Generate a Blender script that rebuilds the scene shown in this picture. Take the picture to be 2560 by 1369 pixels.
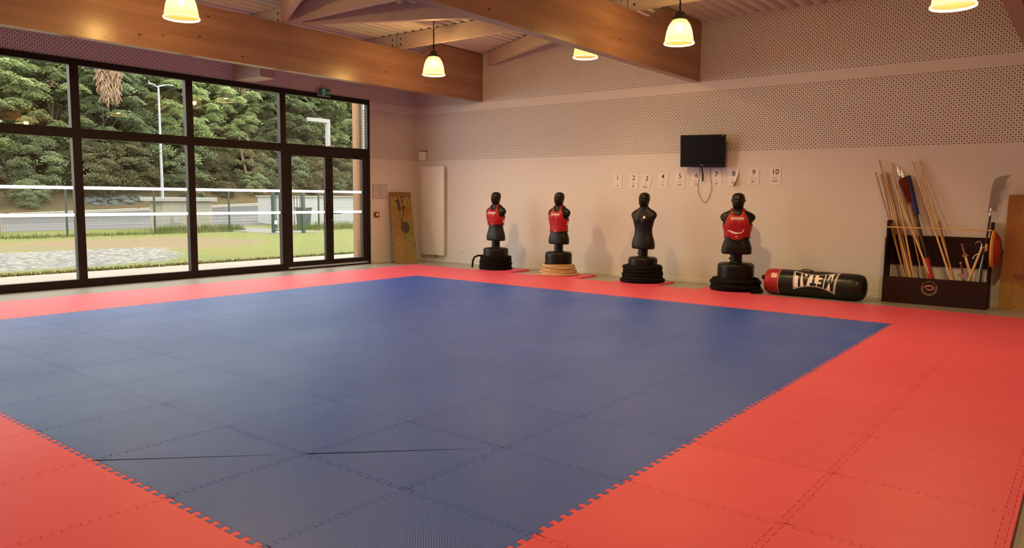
import bpy, bmesh, math, random
from mathutils import Vector, Matrix, noise
for o in list(bpy.data.objects): bpy.data.objects.remove(o)
S = bpy.context.scene
COL = S.collection
random.seed(7)
PI = math.pi

# ---------------------------------------------------------------- camera
CAM = (12.2779, -12.1149, 1.8143); YAW, PITCH, ROLL, FPX = -0.66375, -0.1023, 0.00986, 1856.6
def cam_axes():
    f = Vector((math.sin(YAW)*math.cos(PITCH), math.cos(YAW)*math.cos(PITCH), math.sin(PITCH)))
    r = Vector((math.cos(YAW), -math.sin(YAW), 0)); u = r.cross(f)
    r2 = math.cos(ROLL)*r + math.sin(ROLL)*u; u2 = -math.sin(ROLL)*r + math.cos(ROLL)*u
    return r2, u2, f
CR, CU, CF = cam_axes()
cd = bpy.data.cameras.new('camera'); cam = bpy.data.objects.new('camera', cd); COL.objects.link(cam)
cam.matrix_world = Matrix(((CR.x, CU.x, -CF.x, CAM[0]), (CR.y, CU.y, -CF.y, CAM[1]), (CR.z, CU.z, -CF.z, CAM[2]), (0, 0, 0, 1)))
cd.sensor_width = 36; cd.lens = FPX/2560*36; cd.clip_start = 0.05; cd.clip_end = 500
S.camera = cam
def at(px, py, ax, val):
    """a spot read off the photograph, on the plane x, y or z (ax) = val, as a point of the place"""
    d = CF + CR*((px-1280)/FPX) - CU*((py-684.5)/FPX)
    t = (val-CAM[ax])/d[ax]
    return Vector(CAM) + d*t

# ---------------------------------------------------------------- world, light, exposure
S.view_settings.view_transform = 'Standard'; S.view_settings.look = 'None'
S.view_settings.gamma = 1; S.view_settings.use_curve_mapping = False
S.view_settings.exposure = -0.28
W = bpy.data.worlds.new('overcast_sky'); S.world = W; W.use_nodes = True
bg = W.node_tree.nodes['Background']; bg.inputs[0].default_value = (1.0, 0.965, 0.875, 1); bg.inputs[1].default_value = 7.5
S.cycles.max_bounces = 8; S.cycles.diffuse_bounces = 4; S.cycles.transparent_max_bounces = 16
S.cycles.sample_clamp_indirect = 6; S.cycles.caustics_reflective = False; S.cycles.caustics_refractive = False
LAMP_W = 395; LAMP_COL = (1.0, 0.67, 0.28)
FZ = -0.035                      # the hall's floor; the mats' top is z = 0
YB, XW = 3.42, -3.45             # back wall, window wall
XR, YF = 13.9, -14.2             # right wall and the wall behind the camera
ZC = 5.62                        # underside of the roof deck

# ---------------------------------------------------------------- materials
def nt(name):
    m = bpy.data.materials.new(name); m.use_nodes = True
    return m, m.node_tree.nodes, m.node_tree.links, m.node_tree.nodes['Principled BSDF']
def nd(N, t, **k):
    n = N.new(t)
    for a, v in k.items(): setattr(n, a, v)
    return n
def mth(N, L, op, a, b=None, c=None):
    n = N.new('ShaderNodeMath'); n.operation = op
    for i, v in enumerate((a, b, c)):
        if v is None: continue
        if isinstance(v, (int, float)): n.inputs[i].default_value = v
        else: L.new(v, n.inputs[i])
    return n.outputs[0]
def mixc(N, L, fac, a, b):
    n = N.new('ShaderNodeMix'); n.data_type = 'RGBA'
    if isinstance(fac, (int, float)): n.inputs[0].default_value = fac
    else: L.new(fac, n.inputs[0])
    for i, v in ((6, a), (7, b)):
        if isinstance(v, tuple): n.inputs[i].default_value = (*v[:3], 1)
        else: L.new(v, n.inputs[i])
    return n.outputs[2]
def coords(N, L, scale=(1, 1, 1)):
    tc = nd(N, 'ShaderNodeTexCoord'); mp = nd(N, 'ShaderNodeMapping'); mp.inputs['Scale'].default_value = scale
    L.new(tc.outputs['Object'], mp.inputs[0]); return mp.outputs[0]
def noi(N, L, vec, scale, detail=3, rough=.5):
    n = nd(N, 'ShaderNodeTexNoise'); n.inputs['Scale'].default_value = scale; n.inputs['Detail'].default_value = detail
    n.inputs['Roughness'].default_value = rough
    if vec is not None: L.new(vec, n.inputs['Vector'])
    return n.outputs[0]
def ramp(N, L, fac, a, b):
    n = nd(N, 'ShaderNodeMapRange'); n.inputs[1].default_value = a; n.inputs[2].default_value = b
    L.new(fac, n.inputs[0]); return n.outputs[0]
def bump(N, L, P, h, strength=.3, dist=.01):
    b = nd(N, 'ShaderNodeBump'); b.inputs['Strength'].default_value = strength; b.inputs['Distance'].default_value = dist
    L.new(h, b.inputs['Height']); L.new(b.outputs[0], P.inputs['Normal'])
MATS = {}
def mat(name, c, rough=.5, c2=None, scale=8, stretch=(1, 1, 1), metal=0, spec=.5, bmp=0, emit=None, detail=3, lo=.35, hi=.65, rnd=0):
    """plain surface: two colours blended by noise, optional bump"""
    if name in MATS: return MATS[name]
    m, N, L, P = nt(name)
    P.inputs['Roughness'].default_value = rough; P.inputs['Metallic'].default_value = metal
    P.inputs['Specular IOR Level'].default_value = spec
    v = coords(N, L, stretch); h = noi(N, L, v, scale, detail)
    c2 = c2 or tuple(x*.95 for x in c)
    col = mixc(N, L, ramp(N, L, h, lo, hi), c, c2)
    if rnd:
        oi = nd(N, 'ShaderNodeObjectInfo'); hs = nd(N, 'ShaderNodeHueSaturation')
        L.new(mth(N, L, 'MULTIPLY_ADD', oi.outputs['Random'], rnd, 1-rnd/2), hs.inputs['Value']); L.new(col, hs.inputs['Color']); col = hs.outputs[0]
    L.new(col, P.inputs['Base Color'])
    if bmp: bump(N, L, P, h, bmp)
    if emit:
        P.inputs['Emission Color'].default_value = (*emit[:3], 1); P.inputs['Emission Strength'].default_value = emit[3]
    MATS[name] = m; return m

def foam(name, c, c2, spec, rough, ridge):
    m, N, L, P = nt(name)
    tc = nd(N, 'ShaderNodeTexCoord'); sx = nd(N, 'ShaderNodeSeparateXYZ'); L.new(tc.outputs['Object'], sx.inputs[0])
    geo = nd(N, 'ShaderNodeNewGeometry')
    wn = noi(N, L, geo.outputs['Position'], .55, 4, .6)
    fine = noi(N, L, geo.outputs['Position'], 9, 3)
    oi = nd(N, 'ShaderNodeObjectInfo')
    f = mth(N, L, 'ADD', mth(N, L, 'MULTIPLY', ramp(N, L, wn, .3, .7), .6), mth(N, L, 'MULTIPLY', oi.outputs['Random'], .4))
    L.new(mixc(N, L, f, c, c2), P.inputs['Base Color'])
    wv = mth(N, L, 'SINE', mth(N, L, 'MULTIPLY', mth(N, L, 'ADD', sx.outputs[0], sx.outputs[1]), 2*PI*50))
    h = mth(N, L, 'ADD', mth(N, L, 'MULTIPLY', wv, .5), mth(N, L, 'MULTIPLY', fine, .8))
    bump(N, L, P, h, ridge, .003)
    P.inputs['Roughness'].default_value = rough
    L.new(mth(N, L, 'MULTIPLY_ADD', wn, .22, rough-.11), P.inputs['Roughness'])
    P.inputs['Specular IOR Level'].default_value = spec
    return m
M_BLUE = foam('blue_foam', (.027, .104, .58), (.022, .086, .49), .32, .35, .32)
M_RED = foam('red_foam', (.76, .102, .165), (.68, .084, .142), .22, .42, .14)

def perforated(name, axis):
    m, N, L, P = nt(name)
    tc = nd(N, 'ShaderNodeTexCoord'); sx = nd(N, 'ShaderNodeSeparateXYZ'); L.new(tc.outputs['Object'], sx.inputs[0])
    p = .04
    u = mth(N, L, 'DIVIDE', mth(N, L, 'ADD', sx.outputs[axis], 40), p); v = mth(N, L, 'DIVIDE', sx.outputs[2], p)
    fu = mth(N, L, 'SUBTRACT', mth(N, L, 'FRACT', u), .5); fv = mth(N, L, 'SUBTRACT', mth(N, L, 'FRACT', v), .5)
    d = mth(N, L, 'SQRT', mth(N, L, 'ADD', mth(N, L, 'MULTIPLY', fu, fu), mth(N, L, 'MULTIPLY', fv, fv)))
    par = mth(N, L, 'FLOORED_MODULO', mth(N, L, 'ADD', mth(N, L, 'FLOOR', u), mth(N, L, 'FLOOR', v)), 2)
    hole = mth(N, L, 'LESS_THAN', d, mth(N, L, 'MULTIPLY_ADD', par, .125, .17))
    z = sx.outputs[2]
    b1 = mth(N, L, 'MULTIPLY', mth(N, L, 'GREATER_THAN', z, 2.84), mth(N, L, 'LESS_THAN', z, 4.16))
    b2 = mth(N, L, 'GREATER_THAN', z, 4.36)
    msk = mth(N, L, 'MULTIPLY', hole, mth(N, L, 'ADD', b1, b2))
    n = noi(N, L, tc.outputs['Object'], 1.2)
    wall = mixc(N, L, n, (.71, .675, .66), (.68, .645, .63))
    L.new(mixc(N, L, msk, wall, (.05, .035, .035)), P.inputs['Base Color'])
    P.inputs['Roughness'].default_value = .6; P.inputs['Specular IOR Level'].default_value = .3
    return m
M_WALLX = perforated('perforated_white_panel_back', 0); M_WALLY = perforated('perforated_white_panel_window', 1)
M_PAINT = mat('white_paint', (.71, .68, .66), .55, (.68, .65, .63), 2)
M_SKIRT = mat('skirting_paint', (.74, .71, .66), .4)

def glulam(name, c, c2, knot):
    m, N, L, P = nt(name)
    v = coords(N, L, (9, .8, 9)); g = noi(N, L, v, 1.5, 5, .6)
    tc = nd(N, 'ShaderNodeTexCoord'); sx = nd(N, 'ShaderNodeSeparateXYZ'); L.new(tc.outputs['Object'], sx.inputs[0])
    lam = mth(N, L, 'FLOOR', mth(N, L, 'DIVIDE', sx.outputs[2], .14))
    wn = nd(N, 'ShaderNodeTexWhiteNoise', noise_dimensions='1D'); L.new(lam, wn.inputs['W'])
    f = mth(N, L, 'ADD', mth(N, L, 'MULTIPLY', ramp(N, L, g, .3, .7), .65), mth(N, L, 'MULTIPLY', wn.outputs[0], .5))
    col = mixc(N, L, f, c, c2)
    vo = nd(N, 'ShaderNodeTexVoronoi'); vo.inputs['Scale'].default_value = 2.6
    L.new(coords(N, L, (1.6, .9, 1.9)), vo.inputs['Vector'])
    k = mth(N, L, 'LESS_THAN', vo.outputs['Distance'], .085)
    L.new(mixc(N, L, k, col, knot), P.inputs['Base Color'])
    P.inputs['Roughness'].default_value = .30; P.inputs['Specular IOR Level'].default_value = .45
    bump(N, L, P, g, .12)
    return m
M_BEAM = glulam('varnished_glulam', (.37, .208, .140), (.26, .135, .086), (.11, .045, .02))
M_PALE = mat('pale_spruce', (.50, .41, .37), .55, (.44, .36, .32), 3, (1, 6, 6))
M_DECK = mat('steel_deck', (.62, .58, .54), .45, metal=.0, spec=.5)
M_DARKF = mat('dark_aluminium', (.016, .009, .008), .5, (.012, .007, .006), spec=.25)
M_FLOOR = mat('grey_floor', (.34, .32, .28), .28, (.30, .28, .25), 1.5, spec=.5)
M_BLACK = mat('black_plastic', (.005, .004, .004), .38, spec=.25)
M_TORSO = mat('black_rubber', (.007, .006, .005), .42, (.005, .004, .004), 14, bmp=.05, spec=.28)
M_WHITE = mat('white_plastic', (.80, .79, .76), .4)
M_STEEL = mat('steel', (.62, .62, .63), .28, metal=1)
M_GALV = mat('galvanised_grey', (.26, .28, .30), .5, (.22, .24, .26))
M_BOLT = mat('dark_bolt', (.03, .02, .02), .5)
M_PRINT = mat('white_print', (.85, .82, .80), .5)
M_REDV = mat('red_vinyl', (.40, .018, .022), .42, (.35, .015, .018), 5, spec=.3)
M_BLKV = mat('black_vinyl', (.010, .008, .007), .33, (.007, .006, .006), 9, bmp=.08, spec=.35)
M_INK = mat('black_ink', (.015, .012, .012), .6)
M_GREY_INK = mat('grey_ink', (.32, .26, .27), .7)
M_PAPER = mat('paper', (.80, .74, .76), .8)
M_ROPE_T = mat('tan_rope', (.62, .43, .24), .8, (.50, .33, .17), 60, bmp=.5)
M_ROPE_B = mat('black_rope', (.006, .005, .005), .85, (.009, .008, .008), 60, bmp=.5, spec=.1)
M_RACK = mat('dark_brown_board', (.026, .0065, .0055), .6, (.021, .005, .0045), 4, spec=.2)
M_CANE = mat('pale_cane', (.72, .52, .26), .5, (.60, .38, .16), 5, (6, 6, 1))
M_CANE2 = mat('brown_cane', (.50, .30, .13), .5, (.38, .20, .08), 5, (6, 6, 1))
M_DKWOOD = mat('dark_staff_wood', (.06, .035, .022), .5)
M_GLASSES = None
def glass(name):
    m = bpy.data.materials.new(name); m.use_nodes = True; N, L = m.node_tree.nodes, m.node_tree.links
    N.clear(); out = nd(N, 'ShaderNodeOutputMaterial'); mx = nd(N, 'ShaderNodeMixShader')
    tr = nd(N, 'ShaderNodeBsdfTransparent'); tr.inputs[0].default_value = (.975, .985, .975, 1)
    gl = nd(N, 'ShaderNodeBsdfGlossy'); gl.inputs['Roughness'].default_value = .0
    fr = nd(N, 'ShaderNodeFresnel'); fr.inputs[0].default_value = 1.5
    geo = nd(N, 'ShaderNodeNewGeometry')          # both faces of the pane reflect as an outer face does
    L.new(mth(N, L, 'MULTIPLY_ADD', geo.outputs['Backfacing'], 1/1.5-1.5, 1.5), fr.inputs[0])
    L.new(fr.outputs[0], mx.inputs[0]); L.new(tr.outputs[0], mx.inputs[1]); L.new(gl.outputs[0], mx.inputs[2]); L.new(mx.outputs[0], out.inputs[0])
    return m
M_GLASS = glass('window_glass')
def shade_mat():
    m = bpy.data.materials.new('prismatic_acrylic'); m.use_nodes = True; N, L = m.node_tree.nodes, m.node_tree.links
    N.clear(); out = nd(N, 'ShaderNodeOutputMaterial')
    tr = nd(N, 'ShaderNodeBsdfTransparent'); tr.inputs[0].default_value = (.97, .86, .62, 1)
    tl = nd(N, 'ShaderNodeBsdfTranslucent'); tl.inputs[0].default_value = (.06, .05, .028, 1)
    df = nd(N, 'ShaderNodeBsdfDiffuse'); df.inputs[0].default_value = (.06, .05, .028, 1)
    m1 = nd(N, 'ShaderNodeMixShader'); m1.inputs[0].default_value = .3
    L.new(tl.outputs[0], m1.inputs[1]); L.new(df.outputs[0], m1.inputs[2])
    m2 = nd(N, 'ShaderNodeMixShader'); m2.inputs[0].default_value = .80
    L.new(tr.outputs[0], m2.inputs[1]); L.new(m1.outputs[0], m2.inputs[2]); L.new(m2.outputs[0], out.inputs[0])
    return m
M_SHADE = shade_mat()
M_RIM = mat('opal_rim', (.9, .85, .7), .4)
for _n in M_RIM.node_tree.nodes:
    if _n.type == 'BSDF_PRINCIPLED': _n.inputs['Emission Color'].default_value = (1, .88, .6, 1); _n.inputs['Emission Strength'].default_value = 1.1
def frosted():
    m, N, L, P = nt('frosted_white_film'); P.inputs['Base Color'].default_value = (.9, .9, .88, 1)
    tl = nd(N, 'ShaderNodeBsdfTranslucent'); tl.inputs[0].default_value = (.95, .95, .93, 1)
    mx = nd(N, 'ShaderNodeMixShader'); mx.inputs[0].default_value = .85
    L.new(P.outputs[0], mx.inputs[1]); L.new(tl.outputs[0], mx.inputs[2]); L.new(mx.outputs[0], N['Material Output'].inputs[0]); return m
M_FILM = frosted()

# ---------------------------------------------------------------- mesh helpers
ORG = {}
class MB:
    def __init__(s): s.v = []; s.f = []
    def add(s, vs, fs):
        b = len(s.v); s.v += [Vector(p) for p in vs]; s.f += [tuple(i+b for i in q) for q in fs]; return s
    def box(s, lo, hi, M=None):
        x0, y0, z0 = lo; x1, y1, z1 = hi
        vs = [Vector(p) for p in ((x0, y0, z0), (x1, y0, z0), (x1, y1, z0), (x0, y1, z0), (x0, y0, z1), (x1, y0, z1), (x1, y1, z1), (x0, y1, z1))]
        if M: vs = [M @ p for p in vs]
        return s.add(vs, [(0, 3, 2, 1), (4, 5, 6, 7), (0, 1, 5, 4), (1, 2, 6, 5), (2, 3, 7, 6), (3, 0, 4, 7)])
    def bbox(s, lo, hi, r=.008):
        """box with chamfered edges"""
        bm = bmesh.new(); M = Matrix.Translation([(a+b)/2 for a, b in zip(lo, hi)]) @ Matrix.Diagonal([b-a for a, b in zip(lo, hi)]+[1])
        bmesh.ops.create_cube(bm, size=1, matrix=M); bmesh.ops.bevel(bm, geom=bm.edges[:], offset=r, segments=2, affect='EDGES', profile=.5)
        return s.frombm(bm)
    def frombm(s, bm, M=None):
        bm.verts.index_update(); vs = [(M @ v.co) if M else v.co.copy() for v in bm.verts]
        s.add(vs, [[v.index for v in f.verts] for f in bm.faces]); bm.free(); return s
    def ringed(s, rings, closed=True, cap0=True, cap1=True):
        n = len(rings[0]); b = len(s.v)
        for r in rings: s.v += [Vector(p) for p in r]
        for i in range(len(rings)-1):
            for j in range(n if closed else n-1):
                k = (j+1) % n
                s.f.append((b+i*n+j, b+i*n+k, b+(i+1)*n+k, b+(i+1)*n+j))
        if cap0: s.f.append(tuple(b+j for j in range(n))[::-1])
        if cap1: s.f.append(tuple(b+(len(rings)-1)*n+j for j in range(n)))
        return s
    def cyl(s, p0, p1, r0, r1=None, n=12):
        return s.tube([p0, p1], [r0, r0 if r1 is None else r1], n)
    def tube(s, path, r, n=8, closed=False):
        path = [Vector(p) for p in path]; m = len(path); rings = []
        rr = r if isinstance(r, (list, tuple)) else [r]*m
        prev = None
        for i, p in enumerate(path):
            a = path[(i-1) % m] if (closed or i) else p; c = path[(i+1) % m] if (closed or i < m-1) else p
            t = (c-a).normalized()
            if prev is None:
                prev = t.orthogonal().normalized() if abs(t.z) > .9 else t.cross(Vector((0, 0, 1))).normalized()
            u = (prev - t*prev.dot(t)).normalized(); w = t.cross(u); prev = u
            rings.append([p + (u*math.cos(2*PI*k/n) + w*math.sin(2*PI*k/n))*rr[i] for k in range(n)])
        if closed:
            b = len(s.v); s.ringed(rings, True, False, False)
            for j in range(n):
                k = (j+1) % n; s.f.append((b+(m-1)*n+j, b+(m-1)*n+k, b+k, b+j))
            return s
        return s.ringed(rings)
    def lathe(s, prof, c=(0, 0, 0), n=32, cap0=False, cap1=False, M=None):
        rings = [[(c[0]+r*math.cos(2*PI*k/n), c[1]+r*math.sin(2*PI*k/n), c[2]+z) for k in range(n)] for r, z in prof]
        if M: rings = [[M @ Vector(p) for p in q] for q in rings]
        return s.ringed(rings, True, cap0, cap1)
    def prism(s, poly, to3, d):
        """poly (2-D) mapped by to3(u,v)->Vector, thickened by vector d"""
        n = len(poly); a = [to3(*p) for p in poly]; d = Vector(d)
        b = len(s.v); s.v += a + [p+d for p in a]
        s.f.append(tuple(b+i for i in range(n))[::-1]); s.f.append(tuple(b+n+i for i in range(n)))
        for i in range(n):
            j = (i+1) % n; s.f.append((b+i, b+j, b+n+j, b+n+i))
        return s
    def quad(s, a, b, c, d): return s.add((a, b, c, d), [(0, 1, 2, 3)])
    def sphere(s, c, r, nu=16, nv=10, sc=(1, 1, 1)):
        rings = []
        for i in range(nv+1):
            t = -PI/2 + PI*i/nv; rr = max(math.cos(t), 1e-3)
            rings.append([(c[0]+r*sc[0]*rr*math.cos(2*PI*k/nu), c[1]+r*sc[1]*rr*math.sin(2*PI*k/nu), c[2]+r*sc[2]*math.sin(t)) for k in range(nu)])
        return s.ringed(rings)
    def mesh(s, name, m, org=(0, 0, 0), smooth=None, fix=True):
        me = bpy.data.meshes.new(name); o = Vector(org)
        me.from_pydata([tuple(p-o) for p in s.v], [], s.f)
        if fix:
            bm = bmesh.new(); bm.from_mesh(me); bmesh.ops.recalc_face_normals(bm, faces=bm.faces[:]); bm.to_mesh(me); bm.free()
        me.materials.append(m)
        if smooth is not None:
            me.polygons.foreach_set('use_smooth', [True]*len(me.polygons))
            if smooth < 180: me.set_sharp_from_angle(angle=math.radians(smooth))
        me.update(); return me
    def build(s, name, m, parent=None, org=None, smooth=None, fix=True):
        if parent is not None: org = ORG[parent.name]
        org = org or (0, 0, 0)
        o = bpy.data.objects.new(name, s.mesh(name, m, org, smooth, fix)); COL.objects.link(o)
        if parent is not None: o.parent = parent
        else: o.location = org
        ORG[o.name] = org
        return o
def tag(o, label=None, cat=None, group=None, kind=None):
    for k, v in (('label', label), ('category', cat), ('group', group), ('kind', kind)):
        if v: o[k] = v
    return o
def thing(name, org, label, cat, group=None):
    o = bpy.data.objects.new(name, None); o.empty_display_size = .1; COL.objects.link(o); o.location = org; ORG[o.name] = tuple(org)
    return tag(o, label, cat, group)
def struct(name, mb, m, smooth=None): return tag(mb.build(name, m, smooth=smooth), kind='structure')
def copy_tree(o, parent=None):
    c = o.copy(); COL.objects.link(c)
    if parent: c.parent = parent
    for ch in list(o.children): copy_tree(ch, c)
    return c
def text_mb(txt, size, to3, d=None, font_shear=0.0, slices=(), off=0.0, align='CENTER', sx=1.0, warp=None):
    """filled letters as a mesh; (u,v) in metres mapped by to3"""
    cu = bpy.data.curves.new('t', 'FONT'); cu.body = txt; cu.size = size; cu.align_x = align; cu.align_y = 'CENTER'; cu.shear = font_shear; cu.offset = off
    cu.resolution_u = 3
    ob = bpy.data.objects.new('t', cu); COL.objects.link(ob); dg = bpy.context.evaluated_depsgraph_get(); dg.update()
    me = bpy.data.meshes.new_from_object(ob.evaluated_get(dg)); bpy.data.objects.remove(ob); bpy.data.curves.remove(cu)
    bm = bmesh.new(); bm.from_mesh(me); bpy.data.meshes.remove(me)
    for v in slices: bmesh.ops.bisect_plane(bm, geom=bm.verts[:]+bm.edges[:]+bm.faces[:], plane_co=(0, v, 0), plane_no=(0, 1, 0))
    mb = MB(); bm.verts.index_update()
    vs = []
    for v in bm.verts:
        u, w = v.co.x*sx, v.co.y
        if warp: u, w = warp(u, w)
        vs.append(to3(u, w))
    mb.add(vs, [[v.index for v in f.verts] for f in bm.faces]); bm.free()
    return mb

# ================================================================ THE SETTING
def slab(name, lo, hi, m): return struct(name, MB().box(lo, hi), m)
slab('floor', (XW-.1, YF-.1, FZ-.2), (XR+.1, YB+.1, FZ), M_FLOOR)
struct('wall_back', MB().box((XW-.25, YB, FZ-.2), (XR+.25, YB+.25, 6.0)), M_WALLX)
struct('wall_right', MB().box((XR, YF, FZ-.2), (XR+.25, YB, 6.0)), M_PAINT)
struct('wall_front', MB().box((XW-.25, YF-.25, FZ-.2), (XR+.25, YF, 6.0)), M_PAINT)
WY = [-10.49, -8.16, -5.82, -3.50, -1.13, 1.62]         # window bays; the last is the door
ZT = 4.40
wl = MB(); wl.box((XW-.25, WY[-1], FZ-.2), (XW, YB, 6.0)); wl.box((XW-.25, YF, FZ-.2), (XW, WY[0], 6.0)); wl.box((XW-.25, WY[0], ZT), (XW, WY[-1], 6.0))
struct('wall_window', wl, M_WALLY)
struct('baseboard_back', MB().bbox((XW+.005, YB-.016, FZ), (XR, YB+.004, FZ+.085), .004), M_SKIRT)
struct('baseboard_window', MB().bbox((XW-.004, WY[-1]+.02, FZ), (XW+.016, YB-.016, FZ+.085), .004), M_SKIRT)
# roof deck: trapezoid ribs running along y
dk = MB(); prof = []
x = XW-.3; p = .26
while x < XR+.3:
    prof += [(x, ZC), (x+.11, ZC), (x+.145, ZC+.085), (x+.225, ZC+.085)]; x += p
top = [(u, w+.12) for u, w in prof]
for ylo, yhi in ((YF-.3, YB+.3),):
    a = [(u, ylo, w) for u, w in prof]; b = [(u, yhi, w) for u, w in prof]
    dk.ringed([a, b], False, False, False)
    a2 = [(u, ylo, ZC+.3) for u, w in (prof[0], prof[-1])]; b2 = [(u, yhi, ZC+.3) for u, w in (prof[0], prof[-1])]
    dk.add(a2+b2, [(0, 1, 3, 2)])
struct('ceiling', dk, M_DECK)

# windows
def bay(n, y0, y1):
    r = tag(bpy.data.objects.new('window_%d' % n, None), kind='structure'); COL.objects.link(r); org = (XW, y0, FZ); r.location = org; ORG[r.name] = org
    f = MB(); x0, x1 = XW-.10, XW+.02; e = .001
    first = (n == 1)
    f.box((x0, y0+(0 if first else .075), FZ), (x1, y1-.075, .125)); f.box((x0, y0+(0 if first else .075), 4.28), (x1, y1-.075, ZT)); f.box((x0, y0+.075, 2.89), (x1, y1-.075, 3.075))
    f.box((x0, y1-.08, FZ), (x1+.004, y1+.08, ZT))
    if first: f.box((x0, y0, FZ), (x1+.004, y0+.08, ZT))
    f.build('frame', M_DARKF, r)
    for z0, z1 in ((.12, 2.895), (3.07, 4.285)):
        MB().box((XW-.052, y0+.07, z0), (XW-.04, y1-.07, z1)).build('pane', M_GLASS, r)
    for z0, z1 in ((1.895, 1.955), (1.365, 1.425)):
        MB().quad((XW-.039, y0+.08, z0), (XW-.039, y1-.08, z0), (XW-.039, y1-.08, z1), (XW-.039, y0+.08, z1)).build('safety_strip', M_FILM, r)
for i in range(4): bay(i+1, WY[i], WY[i+1])
# door bay: frame with the pane above, two leaves
r = tag(bpy.data.objects.new('window_5', None), kind='structure'); COL.objects.link(r); org = (XW, WY[4], FZ); r.location = org; ORG[r.name] = org
f = MB(); x0, x1 = XW-.10, XW+.02; d0, d1 = WY[4]+.08, WY[5]
f.box((x0, d1-.085, FZ), (x1+.004, d1, ZT)); f.box((x0, d0, 4.28), (x1, d1-.085, ZT)); f.box((x0, d0, 2.90), (x1, d1-.085, 3.085))
f.box((x0, d0, FZ), (x1+.01, d1-.085, FZ+.03)); f.build('frame', M_DARKF, r)
MB().box((XW-.052, d0, 3.08), (XW-.04, d1-.08, 4.285)).build('pane', M_GLASS, r)
MB().bbox((XW+.02, .20, 3.075), (XW+.045, .40, 3.105), .004).build('sensor', M_WHITE, r)
dr = tag(bpy.data.objects.new('door_1', None), kind='structure'); COL.objects.link(dr); org = (XW, .25, FZ); dr.location = org; ORG[dr.name] = org
for k, (a, b) in enumerate(((d0+.004, .245), (.255, d1-.09))):
    f = MB(); z0, z1 = FZ+.045, 2.895; s0, s1 = (.14, .125) if k == 0 else (.105, .17)
    xx0, xx1 = XW-.075, XW+.012
    f.box((xx0, a, z0), (xx1, a+s0, z1)); f.box((xx0, b-s1, z0), (xx1, b, z1)); f.box((xx0, a+s0, z0), (xx1, b-s1, .16)); f.box((xx0, a+s0, 2.80), (xx1, b-s1, z1))
    lf = f.build('door_leaf', M_DARKF, dr)
    MB().box((XW-.045, a+s0-.01, .15), (XW-.033, b-s1+.01, 2.81)).build('pane', M_GLASS, lf)
    for q0, q1 in ((1.895, 1.955), (1.365, 1.425)):
        MB().quad((XW-.032, a+s0, q0), (XW-.032, b-s1, q0), (XW-.032, b-s1, q1), (XW-.032, a+s0, q1)).build('safety_strip', M_FILM, lf)
    if k == 1:
        h = MB(); h.bbox((XW+.012, a+.03, 1.12), (XW+.022, a+.075, 1.44), .003); h.cyl((XW+.02, a+.052, 1.36), (XW+.075, a+.052, 1.36), .011); h.tube([(XW+.07, a+.052, 1.36), (XW+.075, a+.08, 1.36), (XW+.075, a+.30, 1.355)], .011)
        h.build('door_handle', M_BLACK, lf, smooth=40)
        MB().cyl((XW+.02, a+.052, 1.19), (XW+.032, a+.052, 1.19), .016).build('lock_cylinder', M_STEEL, lf, smooth=40)
        c = MB(); c.bbox((XW+.012, b-.36, 2.83), (XW+.07, b-.08, 2.885), .006); c.box((XW+.05, b-.62, 2.87), (XW+.064, b-.2, 2.885)); c.build('door_closer', M_BLACK, lf)
    else:
        h = MB(); h.bbox((XW+.012, b-.085, .98), (XW+.05, b-.04, 1.62), .01); h.build('panic_latch', M_BLACK, lf)
    MB().box((XW+.012, a, FZ+.05), (XW+.02, b, FZ+.075)).build('drip_strip', M_STEEL, lf)

# ================================================================ FOAM MATS
H = .020
def edge_curve():
    pts = [(0, 0), (.014, 0)]
    for i in range(10):
        s = i*.1; pts += [(s+.030, -H), (s+.020, H), (s+.080, H), (s+.070, -H)]
    pts += [(.986, 0), (1, 0)]
    return pts
EC = edge_curve()
def tile_mesh(name, outline, m, gap):
    n = len(outline); nr = []
    for i in range(n):
        a, b, c = Vector(outline[i-1]), Vector(outline[i]), Vector(outline[(i+1) % n])
        e1 = (b-a).normalized(); e2 = (c-b).normalized(); nn = Vector((e1.y+e2.y, -(e1.x+e2.x)))
        nn = nn.normalized() if nn.length > 1e-6 else Vector((e1.y, -e1.x)); k = max(.5, nn.dot(Vector((e1.y, -e1.x))))
        nr.append(nn/k)
    mb = MB(); rings = []
    for off, z in ((gap, FZ), (gap, -.0025), (gap+.0010, 0)):
        rings.append([(p[0]-q.x*off, p[1]-q.y*off, z) for p, q in zip(outline, nr)])
    mb.ringed(rings, True, False, True)
    return mb.mesh(name, m, fix=False)
def outl(b=True, r=True, t=True, l=True):
    o = [(s, v) for s, v in EC[:-1]] if b else [(0, 0)]
    o += [(1-v-0, s) for s, v in [(s, -v) for s, v in EC[:-1]]] if r else [(1, 0)]
    o += [(s, 1+v) for s, v in EC[:0:-1]] if t else [(1, 1)]
    o += [(-v, s) for s, v in [(s, -v) for s, v in EC[:0:-1]]] if l else [(0, 1)]
    return o
OUT = outl()
TILE = {'red': tile_mesh('red_foam_mat', OUT, M_RED, .0004), 'blue': tile_mesh('blue_foam_mat', OUT, M_BLUE, .0004)}
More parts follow.
